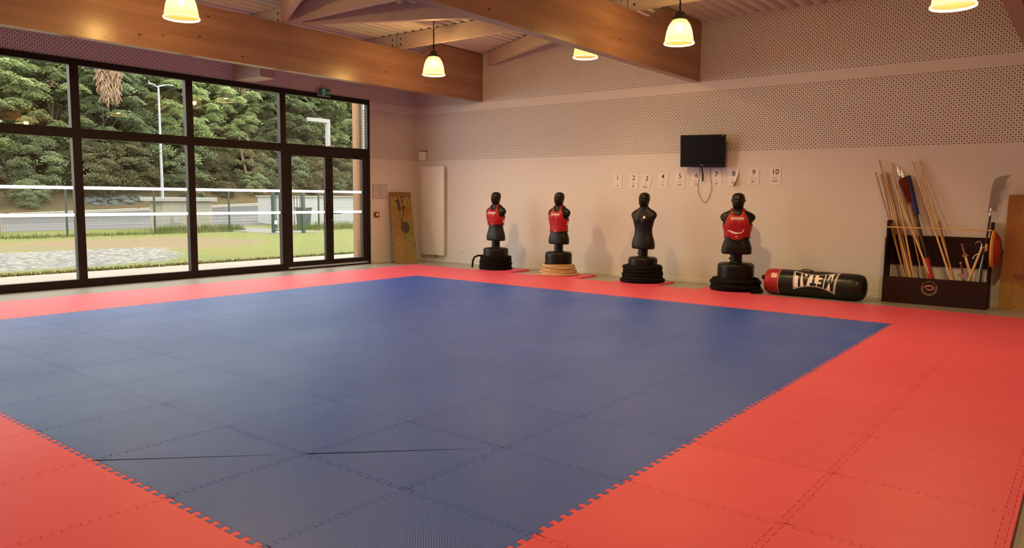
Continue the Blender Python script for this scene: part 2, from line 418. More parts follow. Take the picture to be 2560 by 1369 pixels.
# the two triangles of a mat cut corner to corner
nb = len(EC)-1
low = OUT[:2*nb] + [(1, 1)]; upp = [OUT[0]] + OUT[2*nb:]
CUT = [tile_mesh('cut_blue_foam_mat', low, M_BLUE, .0014), tile_mesh('cut_blue_foam_mat', upp, M_BLUE, .0014)]
def put(name, me, x, y, label, group, z=0.0):
    o = bpy.data.objects.new(name, me); COL.objects.link(o)
    a = random.uniform(-.0006, .0006)
    o.location = (x+random.uniform(-.0006, .0006), y+random.uniform(-.0006, .0006), z); o.rotation_euler.z = a
    return tag(o, label, 'floor mat', group)
UNIQ = {(0, -1): 'blue foam mat at the far left corner of the blue field, towards the windows', (9, -1): 'blue foam mat at the back right corner of the blue field, nearest the weapon rack'}
UNR = {(-2, 1): 'red foam mat at the outer back corner of the red border, nearest the radiator'}
for i in range(-2, 12):
    for j in range(-12, 2):
        if i < 1 and j < -9 or j < -10 and i < 4: continue          # behind the left edge of the photograph
        blue = 0 <= i < 10 and -10 <= j < 0
        if blue and (i, j) in ((7, -10), (8, -9)):
            put('cut_blue_foam_mat', CUT[0], i, j, 'right half of the diagonally cut blue mat %s' % ('touching the red front border' if i == 7 else 'one row in from the front border'), 'cut blue mats')
            put('cut_blue_foam_mat', CUT[1], i, j, 'left half of the diagonally cut blue mat %s' % ('touching the red front border' if i == 7 else 'one row in from the front border'), 'cut blue mats'); continue
        if blue:
            g = 'blue mats inside the field'; lb = 'blue foam puzzle mat lying inside the blue field'
            if (i, j) in UNIQ: g = None; lb = UNIQ[(i, j)]
            elif i == 9: g = 'blue mats of the right edge'; lb = 'blue foam puzzle mat toothed into the red border on the right'
            elif i == 0: g = 'blue mats of the window edge'; lb = 'blue foam puzzle mat at the edge of the blue field facing the windows'
            elif j == -1: g = 'blue mats of the back edge'; lb = 'blue foam puzzle mat at the edge of the blue field facing the dummies'
            elif j == -10: g = 'blue mats of the front edge'; lb = 'blue foam puzzle mat toothed into the red border at the front'
        else:
            if (i, j) in UNR: g = None; lb = UNR[(i, j)]
            elif i >= 10:
                g, lb = ('red mats of the outer right row', 'red foam puzzle mat in the outer row of the right border') if i == 11 else ('red mats of the inner right row', 'red foam puzzle mat in the right border, beside the blue field')
            elif j >= 0:
                g, lb = ('red mats of the outer back row', 'red foam puzzle mat in the outer row of the border before the dummies') if j == 1 else ('red mats of the inner back row', 'red foam puzzle mat in the back border, next to the blue field')
            elif i < 0:
                g, lb = ('red mats of the outer window row', 'red foam puzzle mat in the outer row of the border along the windows') if i == -2 else ('red mats of the inner window row', 'red foam puzzle mat in the window border, next to the blue field')
            else:
                g, lb = ('red mats of the front border', 'red foam puzzle mat in the border in front of the blue field')
        nm = 'blue_foam_mat' if blue else 'red_foam_mat'
        put(nm, TILE['blue' if blue else 'red'], i, j, lb, g)
DX = [0.02, 2.0, 4.02, 6.0]
for x, lb in zip(DX, ('red foam mat jutting out to the wall under the leftmost dummy', 'red foam mat jutting out to the wall under the dummy ringed by tan rope', 'red foam mat jutting out to the wall under the bare black dummy', 'red foam mat jutting out to the wall under the dummy nearest the punching bag')):
    put('red_foam_mat', TILE['red'], x, 2.0, lb, None)
# edging strips
def strip(pts, outer, name):
    o = pts + outer
    return tile_mesh(name, o, M_RED, .0009)
SR = strip([(v, s) for s, v in [(s, v) for s, v in EC]][::-1], [(.045, 0), (.045, 1)], 'edging_strip')     # right: teeth on -x side
ST = strip([(s, v) for s, v in EC], [(1, .045), (0, .045)], 'edging_strip')
SL = strip([(v, s) for s, v in EC], [(-.06, 1), (-.06, 0)], 'edging_strip')
def pstrip(me, x, y, lb, g):
    o = bpy.data.objects.new('edging_strip', me); COL.objects.link(o); o.location = (x, y, 0); tag(o, lb, 'mat edging', g)
for j in range(-12, 2): pstrip(SR, 12, j, 'straight red edging strip along the right outer side of the mats', 'right edging strips')
for i in range(-2, 12):
    if i in (0, 2, 4, 6): continue
    pstrip(ST, i, 2, 'straight red edging strip on the back side of the mats, towards the wall', 'back edging strips')
for j in range(-9, 2): pstrip(SL, -2, j, 'straight red edging strip on the window side of the mats', 'window edging strips')

# ================================================================ ROOF TIMBER
BB, BT = 4.36, 5.28
def beam(xr, w, lb, ymin=YF+.02):
    t = thing('glulam_beam', (xr-w/2, YB, BB), lb, 'beam', 'glulam roof beams')
    m = MB()
    prof = [(ymin, BB-.03), (YB-.01, BB+.01), (YB-.01, BT), (ymin, BT)]
    m.prism(prof, lambda u, v: Vector((xr-w, u, v)), (w, 0, 0)); m.build('beam', M_BEAM, t)
    m = MB(); m.prism([(1.15, BT), (YB-.01, BT), (YB-.01, ZC-.01), (1.75, ZC-.01)], lambda u, v: Vector((xr-w+.03, u, v)), (w-.03, 0, 0)); m.build('end_block', M_BEAM, t)
    m = MB()
    for y in (-2.7,): m.box((xr-.001, y-.004, BB+.02), (xr+.002, y+.004, BT-.01))
    m.build('joint_cover', M_BEAM, t)
beam(-.93, .20, 'long varnished timber beam nearest the windows')
beam(5.28, .20, 'varnished timber beam crossing above the middle of the hall')
beam(11.35, .20, 'varnished timber beam at the far right, only its lower edge in view')
def timber(p0, p1, w, name, lb, cat, group, bolts=()):
    p0, p1 = Vector(p0), Vector(p1); d = (p1-p0).normalized(); n = Vector((-d.y, d.x, 0))*w/2
    t = thing(name, tuple(p0), lb, cat, group)
    m = MB(); z0, z1 = p0.z, ZC-.012
    m.add([p0-n, p0+n, p1+n, p1-n] + [Vector((q.x, q.y, z1)) for q in (p0-n, p0+n, p1+n, p1-n)], [(0, 1, 2, 3), (4, 5, 6, 7), (0, 1, 5, 4), (1, 2, 6, 5), (2, 3, 7, 6), (3, 0, 4, 7)])
    m.build('timber', M_PALE, t)
    for s in bolts:
        for zz in (.09, .22):
            q = p0 + d*s; side = n*1.0
            if side.y > 0: side = -side
            MB().cyl(q+side+Vector((0, 0, zz)), q+side*1.12+Vector((0, 0, zz)), .022, n=10).build('bolt', M_BOLT, t, smooth=40)
JZ = BT+.002
JN = {-2.72: 'beside the fan of braces', .42: 'above the lamp near the back wall', -5.9: 'farthest from the back wall'}
for y in (-5.9, -2.72, .42):
    for a, b, where in ((XW+.01, -1.02, 'over the windows'), (-1.0, 5.17, 'left of the middle beam'), (5.19, 11.24, 'right of the middle beam'), (11.26, XR-.01, 'beyond the right beam')):
        timber((a, y, JZ), (b, y, JZ), .12, 'roof_joist', 'roof joist %s, %s' % (where, JN[y]), 'joist', 'roof joists', (.13, b-a-.13))
def brace(a, b, lb): timber((*a, JZ), (*b, JZ), .12, 'roof_brace', lb, 'brace', 'diagonal roof braces')
brace((-.72, -2.50), (4.75, .32), 'pale diagonal brace rising to the lamp side joist from the brace fan')
brace((-.72, -2.94), (4.9, -5.80), 'pale diagonal brace running from the brace fan towards the front of the hall')
brace((-.62, 3.30), (4.9, .56), 'pale diagonal brace in front of the perforated back wall')
brace((5.5, -2.50), (10.9, .32), 'pale diagonal brace right of the middle beam')
m = MB(); m.bbox((XW+.002, -2.42, 4.41), (-2.38, -2.02, 4.80), .006); tag(m.build('ceiling_duct', M_PALE, org=(XW, -2.2, 4.41)), 'pale boxed duct sticking out of the wall above the windows', 'duct')

# ================================================================ LAMPS
SHP = [(.070, .325), (.105, .315), (.135, .285), (.162, .235), (.182, .17), (.196, .10), (.206, .03), (.216, .004), (.218, -.006), (.211, -.008)]
def lamp_proto():
    t = thing('pendant_lamp', (0, 0, 0), '', 'lamp', 'bell pendant lamps')
    MB().lathe(SHP, n=40).build('lamp_shade', M_SHADE, t, smooth=60)
    m = MB(); m.lathe([(.0, .312), (.072, .312), (.115, .325), (.118, .355), (.085, .36), (.07, .40), (.068, .43), (.03, .45), (.012, .47), (.0, .47)], n=28); m.build('lamp_cap', mat('lamp_cap_black', (.03, .024, .018), .45), t, smooth=40)
    MB().lathe([(.2175, -.012), (.224, -.004), (.2215, .010), (.213, .012), (.213, -.010)], n=40).build('rim', M_RIM, t, smooth=60)
    MB().sphere((0, 0, .23), .05, 14, 10, (1, 1, 1.4)).build('bulb', mat('lit_bulb', (1, .9, .7), .5, emit=(1, .84, .58, 5)), t, smooth=180)
    return t
lp = lamp_proto()
LAMPS = [(Vector((.62, -5.80, 4.60)), 'bell pendant lamp at the upper left, before the window-side beam', 1.25), (Vector((.64, -.09, 4.48)), 'bell pendant lamp before the window-side beam, nearest the exit sign', 1.147), (Vector((6.61, -.41, 4.40)), 'bell pendant lamp before the end of the middle beam, above the television', 1.147),
         (Vector((3.99, .80, 4.63)), 'bell pendant lamp mostly hidden behind the middle beam', 1.147), (Vector((10.77, -1.72, 4.13)), 'bell pendant lamp cut by the top of the photo, above the weapon rack', 1.147)]
ADDED_LAMPS = [(Vector((3.99, -5.9, 4.6)), 'added unseen bell pendant lamp in the middle bay nearest the camera', 1.147), (Vector((6.9, -6.9, 4.55)), 'added unseen bell pendant lamp right of the middle beam nearest the camera', 1.147), (Vector((10.8, -8.0, 4.5)), 'added unseen bell pendant lamp over the right border near the camera', 1.147), (Vector((3.9, -12.4, 4.6)), 'added unseen bell pendant lamp in the middle bay behind the photographer', 1.147)]  # lamps out of view, added to brighten the near mats
shade_me = None
for k, (p, lb, sc) in enumerate(LAMPS+ADDED_LAMPS):
    o = lp if k == 0 else copy_tree(lp)
    o.location = p; o.scale = (sc, sc, sc); o['label'] = lb
    top = ZC-.01-p.z
    c = MB(); n = 26; pts = []
    for i in range(n+1):
        z = .46*sc+(top-.46*sc)*i/n; pts.append((.006*math.sin(i*1.7), .006*math.cos(i*1.3), z))
    cm = c.tube([(a/sc, b/sc, z/sc) for a, b, z in pts], .010, 6).mesh('suspension_cable', M_BLACK)
    co = bpy.data.objects.new('suspension_cable', cm); COL.objects.link(co); co.parent = o
    ld = bpy.data.lights.new('lamp_light', 'POINT'); ld.energy = LAMP_W*(.62 if k == 3 else 1); ld.color = LAMP_COL; ld.shadow_soft_size = .07
    lo = bpy.data.objects.new('lamp_light', ld); COL.objects.link(lo); lo.location = p + Vector((0, 0, .14))

# ================================================================ TRAINING DUMMIES
# torso outline: height, half width, half depth, forward shift, squareness
PR = [(.725, .235, .135, 0, 2.6), (.735, .255, .150, 0, 2.6), (.78, .262, .156, 0, 2.6), (.86, .258, .155, 0, 2.5), (.94, .238, .145, 0, 2.4), (1.02, .212, .134, 0, 2.3), (1.10, .196, .128, .002, 2.3), (1.17, .200, .130, .004, 2.3),
      (1.25, .218, .138, .008, 2.3), (1.32, .236, .146, .010, 2.3), (1.37, .252, .147, .008, 2.2), (1.405, .280, .143, .005, 2.1), (1.44, .300, .136, .002, 2.1), (1.475, .305, .126, -.002, 2.1), (1.51, .292, .114, -.006, 2.1), (1.545, .258, .104, -.010, 2.1),
      (1.575, .205, .095, -.012, 2.1), (1.60, .155, .088, -.010, 2.1), (1.625, .118, .084, -.006, 2.0), (1.645, .096, .084, 0, 2.0), (1.66, .088, .086, .006, 2.0)]
HD = [(1.655, .088, .086, .006), (1.675, .090, .098, .016), (1.70, .096, .116, .024), (1.74, .104, .126, .022), (1.78, .109, .131, .016), (1.82, .112, .134, .010), (1.86, .112, .133, .004), (1.89, .107, .127, .0), (1.915, .094, .113, -.002), (1.935, .075, .091, -.004), (1.948, .051, .062, -.004), (1.955, .026, .032, -.004), (1.957, .004, .005, -.004)]
def lerp_prof(z):
    for a, b in zip(PR, PR[1:]):
        if z <= b[0]:
            t = max(0, (z-a[0])/(b[0]-a[0])); t = t*t*(3-2*t)*.3+t*.7
            return [p+(q-p)*t for p, q in zip(a[1:], b[1:])]
    return PR[-1][1:]
def tsurf(th, z, grow=0.0):
    """point of the torso skin; th = 0 faces forward (-y)"""
    a, b, fy, n = lerp_prof(z); a += grow; b += grow
    s, c = math.sin(th), math.cos(th)
    r = (abs(s/a)**n + abs(c/b)**n)**(-1/n)
    x, y = r*s, -r*c
    if -1.0 < th < 1.0:                      # chest and belly modelling on the front
        pec = math.exp(-((abs(x)-.085)/.06)**2-((z-1.375)/.06)**2)*.016 - math.exp(-(x/.012)**2-((z-1.37)/.07)**2)*.006
        ab = -math.exp(-(x/.010)**2-((z-1.13)/.12)**2)*.004 - sum(math.exp(-((z-q)/.007)**2-(x/.09)**2)*.003 for q in (1.24, 1.17, 1.10))
        belt = -math.exp(-((z-1.045)/.006)**2)*.004
        y -= (pec+ab+belt)*1.0
    return Vector((x, y-fy, z))
def body_mb():
    mb = MB(); N = 64; rings = []
    z = PR[0][0]; zs = [PR[0][0], .728, .735, .75]
    while z < 1.635: z += .0165; (z > .752) and zs.append(z)
    for z in zs: rings.append([tsurf((2*PI*k/N+PI) % (2*PI) - PI, z) for k in range(N)])
    M = 26
    for i in range(1, M+1):
        t = i/M; zz = 1.655+(1.957-1.655)*(1-(1-t)**1.35)
        for a, b in zip(HD, HD[1:]):
            if zz <= b[0]+1e-6:
                q = (zz-a[0])/(b[0]-a[0]); A, B, fy = [p+(r-p)*q for p, r in zip(a[1:], b[1:])]; break
        ring = []
        for k in range(N):
            th = (2*PI*k/N+PI) % (2*PI) - PI; s, c = math.sin(th), math.cos(th)
            r = (abs(s/A)**2.15+abs(c/B)**2.15)**(-1/2.15); x, y = r*s, -r*c-fy
            g = lambda x0, z0, sx, sz: math.exp(-((x-x0)/sx)**2-((zz-z0)/sz)**2) if c > .2 else 0
            y -= .032*g(0, 1.775, .014, .022)+.014*g(0, 1.80, .011, .03)                      # nose
            y += .022*(g(.034, 1.812, .020, .013)+g(-.034, 1.812, .020, .013))                # eye hollows
            y -= .013*(g(.034, 1.838, .028, .010)+g(-.034, 1.838, .028, .010))                # brow
            y -= .008*(g(0, 1.742, .022, .006)+g(0, 1.726, .020, .006)); y += .008*g(0, 1.734, .026, .004)   # lips
            y -= .010*g(0, 1.700, .024, .014); y += .006*g(0, 1.715, .03, .007)               # chin
            y -= .006*(g(.055, 1.785, .022, .02)+g(-.055, 1.785, .022, .02))                  # cheeks
            ear = math.exp(-((y-.012)/.020)**2-((zz-1.80)/.030)**2)*(.020 if abs(s) > .8 else 0)
            x += ear*(1 if s > 0 else -1)
            ring.append(Vector((x, y, zz)))
        rings.append(ring)
    return mb.ringed(rings)
BODY = None
def vest_mb(zb, zside, ztop, front_dip, g0, g1):
    """padded front, thickness between g0 and g1; open across the back"""
    mb = MB(); N = 72; K = 14; ext = math.radians(128)
    def lim(th):
        a = abs(th); bot = zb - front_dip*max(0, 1-(a/.75)**2); hi = ztop+.075
        if a < .56: top = ztop+.06*(a/.56)**4
        elif a < .86: top = ztop+.06+.015*min(1, (a-.56)/.1)
        elif a < 1.22: top = zside+(hi-zside)*(1-(a-.86)/.36)**2.2
        else: top = zside
        return bot, top
    for g, flip in ((g1, False), (g0, True)):
        rows = []
        for i in range(K+1):
            row = []
            for k in range(N+1):
                th = -ext+2*ext*k/N; b, t = lim(th); z = b+(t-b)*i/K
                e = min(1, 4*min(i, K-i)/K+.45, 6*min(k, N-k)/N+.4) if g == g1 else 1
                row.append(tsurf(th, z, g*e if g == g1 else g))
            rows.append(row)
        b0 = len(mb.v)
        for rw in rows: mb.v += rw
        w = N+1
        for i in range(K):
            for k in range(N): mb.f.append((b0+i*w+k, b0+i*w+k+1, b0+(i+1)*w+k+1, b0+(i+1)*w+k))
    w = N+1; off = (K+1)*w
    rim = [k for k in range(w)] + [i*w+N for i in range(1, K+1)] + [K*w+k for k in range(N-1, -1, -1)] + [i*w for i in range(K-1, 0, -1)]
    for a, c in zip(rim, rim[1:]+rim[:1]): mb.f.append((a, c, c+off, a+off))
    return mb, lim
def ribbon(path, width_dir, w, th):
    mb = MB(); rings = []
    for i, p in enumerate(path):
        a = path[max(i-1, 0)]; c = path[min(i+1, len(path)-1)]; t = (c-a).normalized(); u = (width_dir-t*width_dir.dot(t)).normalized(); n = t.cross(u)
        rings.append([p-u*w/2-n*th/2, p+u*w/2-n*th/2, p+u*w/2+n*th/2, p-u*w/2+n*th/2])
    return mb.ringed(rings)
def dummy(x, y, rz, label, vest=None, wide=1.0, logo=None, slot=.5, patch=True):
    t = thing('training_dummy', (x, y, 0), label, 'training dummy', 'martial arts dummies')
    t.rotation_euler.z = rz; t.scale = (wide, wide, 1); ORG[t.name] = (0, 0, 0)
    global BODY
    if BODY is None: BODY = body_mb().mesh('torso', M_TORSO, smooth=180)
    bo = bpy.data.objects.new('torso', BODY); COL.objects.link(bo); bo.parent = t; ORG[bo.name] = (0, 0, 0)
    MB().lathe([(.295, .0), (.318, .012), (.322, .05), (.318, .45), (.318, .49), (.305, .525), (.27, .545), (.16, .553), (.125, .56), (.12, .57), (0.001, .57)], n=56, cap0=True).build('base', M_BLACK, t, smooth=40)
    m = MB(); m.cyl((0, 0, .55), (0, 0, .74), .104, n=28); m.sphere((-.115, -.02, .63), .016); m.build('post', M_BLACK, t, smooth=40)
    m = MB(); c, s = math.cos(slot), math.sin(slot)
    R = Matrix.Rotation(slot-rz, 4, 'Z'); m.box((-.045, -.321, .415), (.045, -.312, .432), R); m.build('hand_slot', mat('slot_black', (.004, .004, .004), .9), t)
    if patch:
        m = MB(); q = [tsurf(a, z, .002) for z in (1.395, 1.445) for a in (.40, .52, .66)]
        m.add(q, [(0, 1, 4, 3), (1, 2, 5, 4)]); tag(m.build('maker_patch', M_PRINT, t), 'small white printed patch on the chest')
    if vest:
        zb, zs, zt, dip = vest
        mb, lim = vest_mb(zb, zs, zt, dip, .006, .030)
        v = tag(mb.build('chest_protector', M_REDV, t, smooth=50), 'red padded chest protector')
        for sg in (-1, 1):                                    # shoulder straps
            path = [tsurf(sg*.71, z, .020) for z in (zt+.03, zt+.06)] + [Vector((sg*.104, -.070, 1.613)), Vector((sg*.108, -.02, 1.640)), Vector((sg*.110, .03, 1.632)), Vector((sg*.112, .09, 1.59)), Vector((sg*.116, .135, 1.50)), Vector((sg*.12, .165, 1.40)), Vector((sg*.13, .165, 1.30))]
            ribbon(path, Vector((1, 0, 0)), .036, .014).build('shoulder_strap', M_REDV, t, smooth=40)
        m = MB()                                              # dark piping along the rims
        pts = []; N = 60; ext = math.radians(127)
        for k in range(N+1):
            th = -ext+2*ext*k/N; b, tt = lim(th); p = tsurf(th, b, .024); pts.append(p)
        m.tube(pts, .009, 6)
        pts = []
        for k in range(N+1):
            th = -ext+2*ext*k/N; b, tt = lim(th); p = tsurf(th, tt, .020); pts.append(p)
        m.tube(pts, .009, 6); m.build('piping', M_BLKV, v, smooth=60)
        def front(u, w, off=.0335):
            z = w; a, b, fy, n = lerp_prof(z); A, B = a+off, b+off
            q = max(0.0, 1-abs(u/A)**n)
            yy = -B*q**(1/n)-fy
            th = math.atan2(u, -(yy+fy)); yy += tsurf(th, z, 0).y - (lambda r: -r*math.cos(th)-fy)((abs(math.sin(th)/a)**n+abs(math.cos(th)/b)**n)**(-1/n)) 
            return Vector((u, yy-.001, z))
        zl = zt-.075
        text_mb('KWON', .062, lambda u, w: front(u, zl+w), font_shear=.25, off=.0018, sx=1.05, slices=[-.02, 0, .02]).build('chest_lettering', M_PRINT, v)
        zc = zb+.02
        m = MB(); n = 28
        for r0, r1 in ((.026, .021),):
            o = [front(r0*math.cos(2*PI*k/n), zc+r0*math.sin(2*PI*k/n)) for k in range(n)]; i_ = [front(r1*math.cos(2*PI*k/n), zc+r1*math.sin(2*PI*k/n)) for k in range(n)]
            m.ringed([o, i_], True, False, False)
        for a0 in (.3, 1.6, 2.9, 4.2): m.add([front(.004*math.cos(a0), zc+.004*math.sin(a0)), front(.019*math.cos(a0-.22), zc+.019*math.sin(a0-.22)), front(.019*math.cos(a0+.22), zc+.019*math.sin(a0+.22))], [(0, 1, 2)])
        m.build('round_emblem', mat('pink_print', (.78, .42, .42), .5), v)
        if logo:                                              # the printed swoosh
            mid = [(-.165, .06, .004), (-.12, .042, .013), (-.07, .020, .019), (-.02, .004, .016), (.03, .004, .009), (.075, .015, .008), (.10, .038, .008), (.112, .065, .009), (.115, .085, .004)]
            m = MB(); up = []; lo_ = []
            for i, (u, w, h) in enumerate(mid):
                a = mid[max(0, i-1)]; c = mid[min(len(mid)-1, i+1)]; d = Vector((c[0]-a[0], c[1]-a[1])).normalized()
                up.append(front(u-d.y*h, 1.15+w+d.x*h, .036)); lo_.append(front(u+d.y*h, 1.15+w-d.x*h, .036))
            for i in range(len(mid)-1):
                b = len(m.v); m.add([lo_[i], lo_[i+1], up[i+1], up[i]], [(0, 1, 2, 3)])
            m.build('chest_swoosh', M_PRINT, v)
        MB().bbox((.222, -.02, zs-.15), (.252, .012, zs-.04), .004).build('side_label', M_PRINT, v)
    return t
D1 = dummy(.30, 2.52, .0, 'black dummy in a short red chest protector, leftmost of the four', (1.13, 1.345, 1.50, .02), patch=False)
D2 = dummy(2.24, 2.52, .02, 'black dummy in a long red chest protector, standing in the tan rope coil', (1.03, 1.33, 1.50, .03))
D3 = dummy(4.49, 2.52, .0, 'bare black dummy without any chest protector', None)
D4 = dummy(6.60, 2.52, .33, 'black dummy whose red chest protector carries a white swoosh, nearest the punching bag', (1.06, 1.33, 1.52, .055), 1.13, True)

def coil(name, cx, cy, turns, m, label, tail=None, r=.02, base=.0, wob=.012, seed=1, extra=()):
    """rope wound round a base: turns = list of (radius, height)"""
    rnd = random.Random(seed); pts = []
    n = 40; ph = rnd.random()*6
    for i, (R, z) in enumerate(turns):
        R2, z2 = turns[min(i+1, len(turns)-1)]
        for k in range(n):
            f = k/n; f2 = max(0, (f-.7)/.3); a = 2*PI*f + ph
            rr = R+(R2-R)*f2 + wob*math.sin(2*a+i*1.7)+wob*.6*math.sin(3*a+i*2.9)
            zz = z+(z2-z)*f2 + (wob*.8*math.sin(2*a+i*2.3+1) if i else 0)
            pts.append(Vector((cx+rr*math.cos(a), cy+rr*math.sin(a), max(r+.001, zz))))
    if tail: pts = [Vector(p) for p in tail] + pts
    pts += [Vector(p) for p in extra]
    o = MB().tube(pts, r, 9).build(name, m, org=(cx, cy, 0), smooth=80)
    return tag(o, label, 'rope', 'ropes round the dummy bases')
coil('battle_rope', .30, 2.52, [(.385, .025), (.40, .05), (.375, .075), (.395, .10), (.38, .13), (.40, .155), (.372, .18), (.39, .21), (.375, .235), (.385, .26), (.37, .285), (.372, .305), (.37, .32)], M_ROPE_B, 'black rope wound many times round the base of the leftmost dummy',
     r=.024, wob=.008, seed=3, extra=[(-.08, 2.27, .335), (-.14, 2.20, .30), (-.17, 2.17, .2), (-.175, 2.16, .08), (-.175, 2.155, .027)])
coil('battle_rope', 2.24, 2.52, [(.475, .018), (.46, .022), (.44, .045), (.43, .075), (.42, .10), (.41, .13), (.395, .16), (.385, .19), (.37, .215), (.36, .24)], M_ROPE_T, 'tan rope wound round the base of the second dummy from the left',
     r=.0175, wob=.010, seed=5)
coil('battle_rope', 4.49, 2.52, [(.46, .04), (.445, .045), (.43, .09), (.41, .13), (.42, .17), (.40, .21), (.41, .25), (.395, .285), (.405, .32), (.37, .345)], M_ROPE_B, 'thick black rope wound round the base of the bare dummy',
     r=.033, wob=.010, seed=8)
coil('battle_rope', 6.60, 2.52, [(.455, .043), (.44, .05), (.465, .09), (.44, .13), (.455, .17), (.425, .205)], M_ROPE_B, 'thick black rope wound round the dummy nearest the punching bag, its end trailing right', 
     tail=[(7.20, 2.42, .022), (7.08, 2.36, .024), (6.98, 2.30, .03), (6.90, 2.25, .04)], r=.04, wob=.015, seed=11)

# ================================================================ PUNCHING BAG
def bag():
    A = Vector((7.20, 2.66, 0)); B = Vector((9.05, 2.62, 0)); ax = (B-A).normalized(); R = .252; L = (B-A).length
    up = Vector((0, 0, 1)); side = ax.cross(up)          # towards the viewer: -y
    C0 = A + up*(R+FZ+.001)
    t = thing('punching_bag', tuple(A+Vector((0, 0, FZ))), 'black punching bag with red end and big white lettering, lying on the floor', 'punching bag')
    def pt(s, a, r): return C0 + ax*s + (side*math.cos(a)+up*math.sin(a))*r
    def lath(pr, n=40): return [[pt(s, 2*PI*k/n, r) for k in range(n)] for r, s in pr]
    rnd = random.Random(4)
    pr = [(R, .30)] + [(R*(1+.008*math.sin(i*1.9)), .30+i*.11) for i in range(1, 13)] + [(R, 1.66), (R*.97, 1.74), (R*.86, 1.80), (R*.62, 1.835), (R*.3, 1.85), (.002, 1.85)]
    MB().ringed(lath(pr), True, True, True).build('cover', M_BLKV, t, smooth=60)
    pr = [(.003, .0), (R*.5, .0), (R*.84, .015), (R*.96, .05), (R*.995, .12), (R*1.0, .297)]
    MB().ringed(lath(pr), True, True, True).build('red_end', M_REDV, t, smooth=60)
    MB().ringed(lath([(R+.002, .292), (R+.003, .298), (R+.002, .305)]), True, False, False).build('seam', mat('pink_seam', (.6, .35, .3), .6), t)
    m = MB(); m.sphere(pt(-.02, .6, R*.55), .05, 10, 8); m.build('end_knot', M_BLACK, t, smooth=60)
    m = MB(); m.tube([pt(.66, PI/2-.05, R-.004), pt(.70, PI/2-.05, R+.02), pt(.80, PI/2-.05, R+.026), pt(.86, PI/2-.05, R+.012), pt(.9, PI/2-.05, R-.004)], .009, 8); m.build('carry_loop', M_BLKV, t, smooth=60)
    # white sticker on the red end
    m = MB(); g = [[pt(.15+.11*i/3+.015*j/4, .50-.42*j/4+.3, R+.003) for i in range(4)] for j in range(5)]
    m.ringed(g, False, False, False); m.build('sticker', mat('pink_sticker', (.78, .50, .46), .5), t)
    # logo: concave white frame, black frame line, white field, black letters, all wrapped on the cylinder; reads upside down
    s0, a0 = .985, .40
    WL, HL = .80, .46
    def wrap(off): return lambda u, v: pt(s0-u, a0-v/R, R*1.004+off)      # u to the left, v downwards: turned half round
    def conc(u, v, k=1.0):
        f = 1-.46*(1-(abs(u)/(WL/2))**2)
        skew = 1+.10*(-u/(WL/2))
        return (u*(1-.10*v/HL)+v*.015, v*f*skew)
    def panel(hw, hh, off, m, name, nu=36, nv=12):
        g = []
        for j in range(nv+1):
            v = -hh+2*hh*j/nv; row = []
            for i in range(nu+1):
                u = -hw+2*hw*i/nu; uu, vv = conc(u, v); row.append(wrap(off)(uu, vv))
            g.append(row)
        mb = MB(); mb.ringed(g, False, False, False); return mb.build(name, m, t)
    panel(WL/2, HL/2, .0010, M_PRINT, 'logo_border'); panel(WL/2-.010, HL/2-.013, .0016, M_BLKV, 'logo_line'); panel(WL/2-.020, HL/2-.026, .0022, M_PRINT, 'logo_field')
    hh = HL/2-.032; hw = WL/2-.035
    def letters():
        # block letters in a unit box: strokes as polygons; x to 1, y to 1
        M_ = [[(0, 0), (.26, 0), (.26, .62), (.5, .12), (.74, .62), (.74, 0), (1, 0), (1, 1), (.72, 1), (.5, .52), (.28, 1), (0, 1)]]
        E_ = [[(0, 0), (1, 0), (1, .22), (.38, .22), (.38, .40), (.86, .40), (.86, .60), (.38, .60), (.38, .78), (1, .78), (1, 1), (0, 1)]]
        T_ = [[(.33, 0), (.67, 0), (.67, .76), (1, .76), (1, 1), (0, 1), (0, .76), (.33, .76)]]
        A_ = [[(0, 0), (.3, 0), (.36, .2), (.64, .2), (.7, 0), (1, 0), (.68, 1), (.32, 1), (0, 0)][:-1]]
        L_ = [[(0, 0), (1.05, 0), (.95, .26), (.42, .26), (.42, 1), (0, 1)]]
        return [(M_, .27), (E_, .17), (T_, .19), (A_, .22), (L_, .17)]
    mb = MB(); u = -hw; tot = sum(w for _, w in letters()); gap = .02; sc = (2*hw-gap*4)/tot
    for polys, w in letters():
        for po in polys:
            bm = bmesh.new(); vs = [bm.verts.new((u+x*w*sc, -hh+y*2*hh, 0)) for x, y in po]; f = bm.faces.new(vs); f.normal_update()
            bmesh.ops.triangulate(bm, faces=bm.faces[:])
            for q in range(1, 20):
                bmesh.ops.bisect_plane(bm, geom=bm.verts[:]+bm.edges[:]+bm.faces[:], plane_co=(0, -hh+2*hh*q/20, 0), plane_no=(0, 1, 0))
            for q in range(-20, 21):
                bmesh.ops.bisect_plane(bm, geom=bm.verts[:]+bm.edges[:]+bm.faces[:], plane_co=(q*.02, 0, 0), plane_no=(1, 0, 0))
            bm.verts.index_update(); W_ = wrap(.0032)
            mb.add([W_(*conc(v.co.x, v.co.y)) for v in bm.verts], [[v.index for v in f.verts] for f in bm.faces]); bm.free()
        u += w*sc+gap
    mb.build('logo_lettering', M_BLKV, t)
    MB().ringed([[pt(s0-.385+.0, a0-.10+.04*k, R+.003) for k in range(3)], [pt(s0-.355, a0-.12+.05*k, R+.003) for k in range(3)]], False, False, False)
bag()

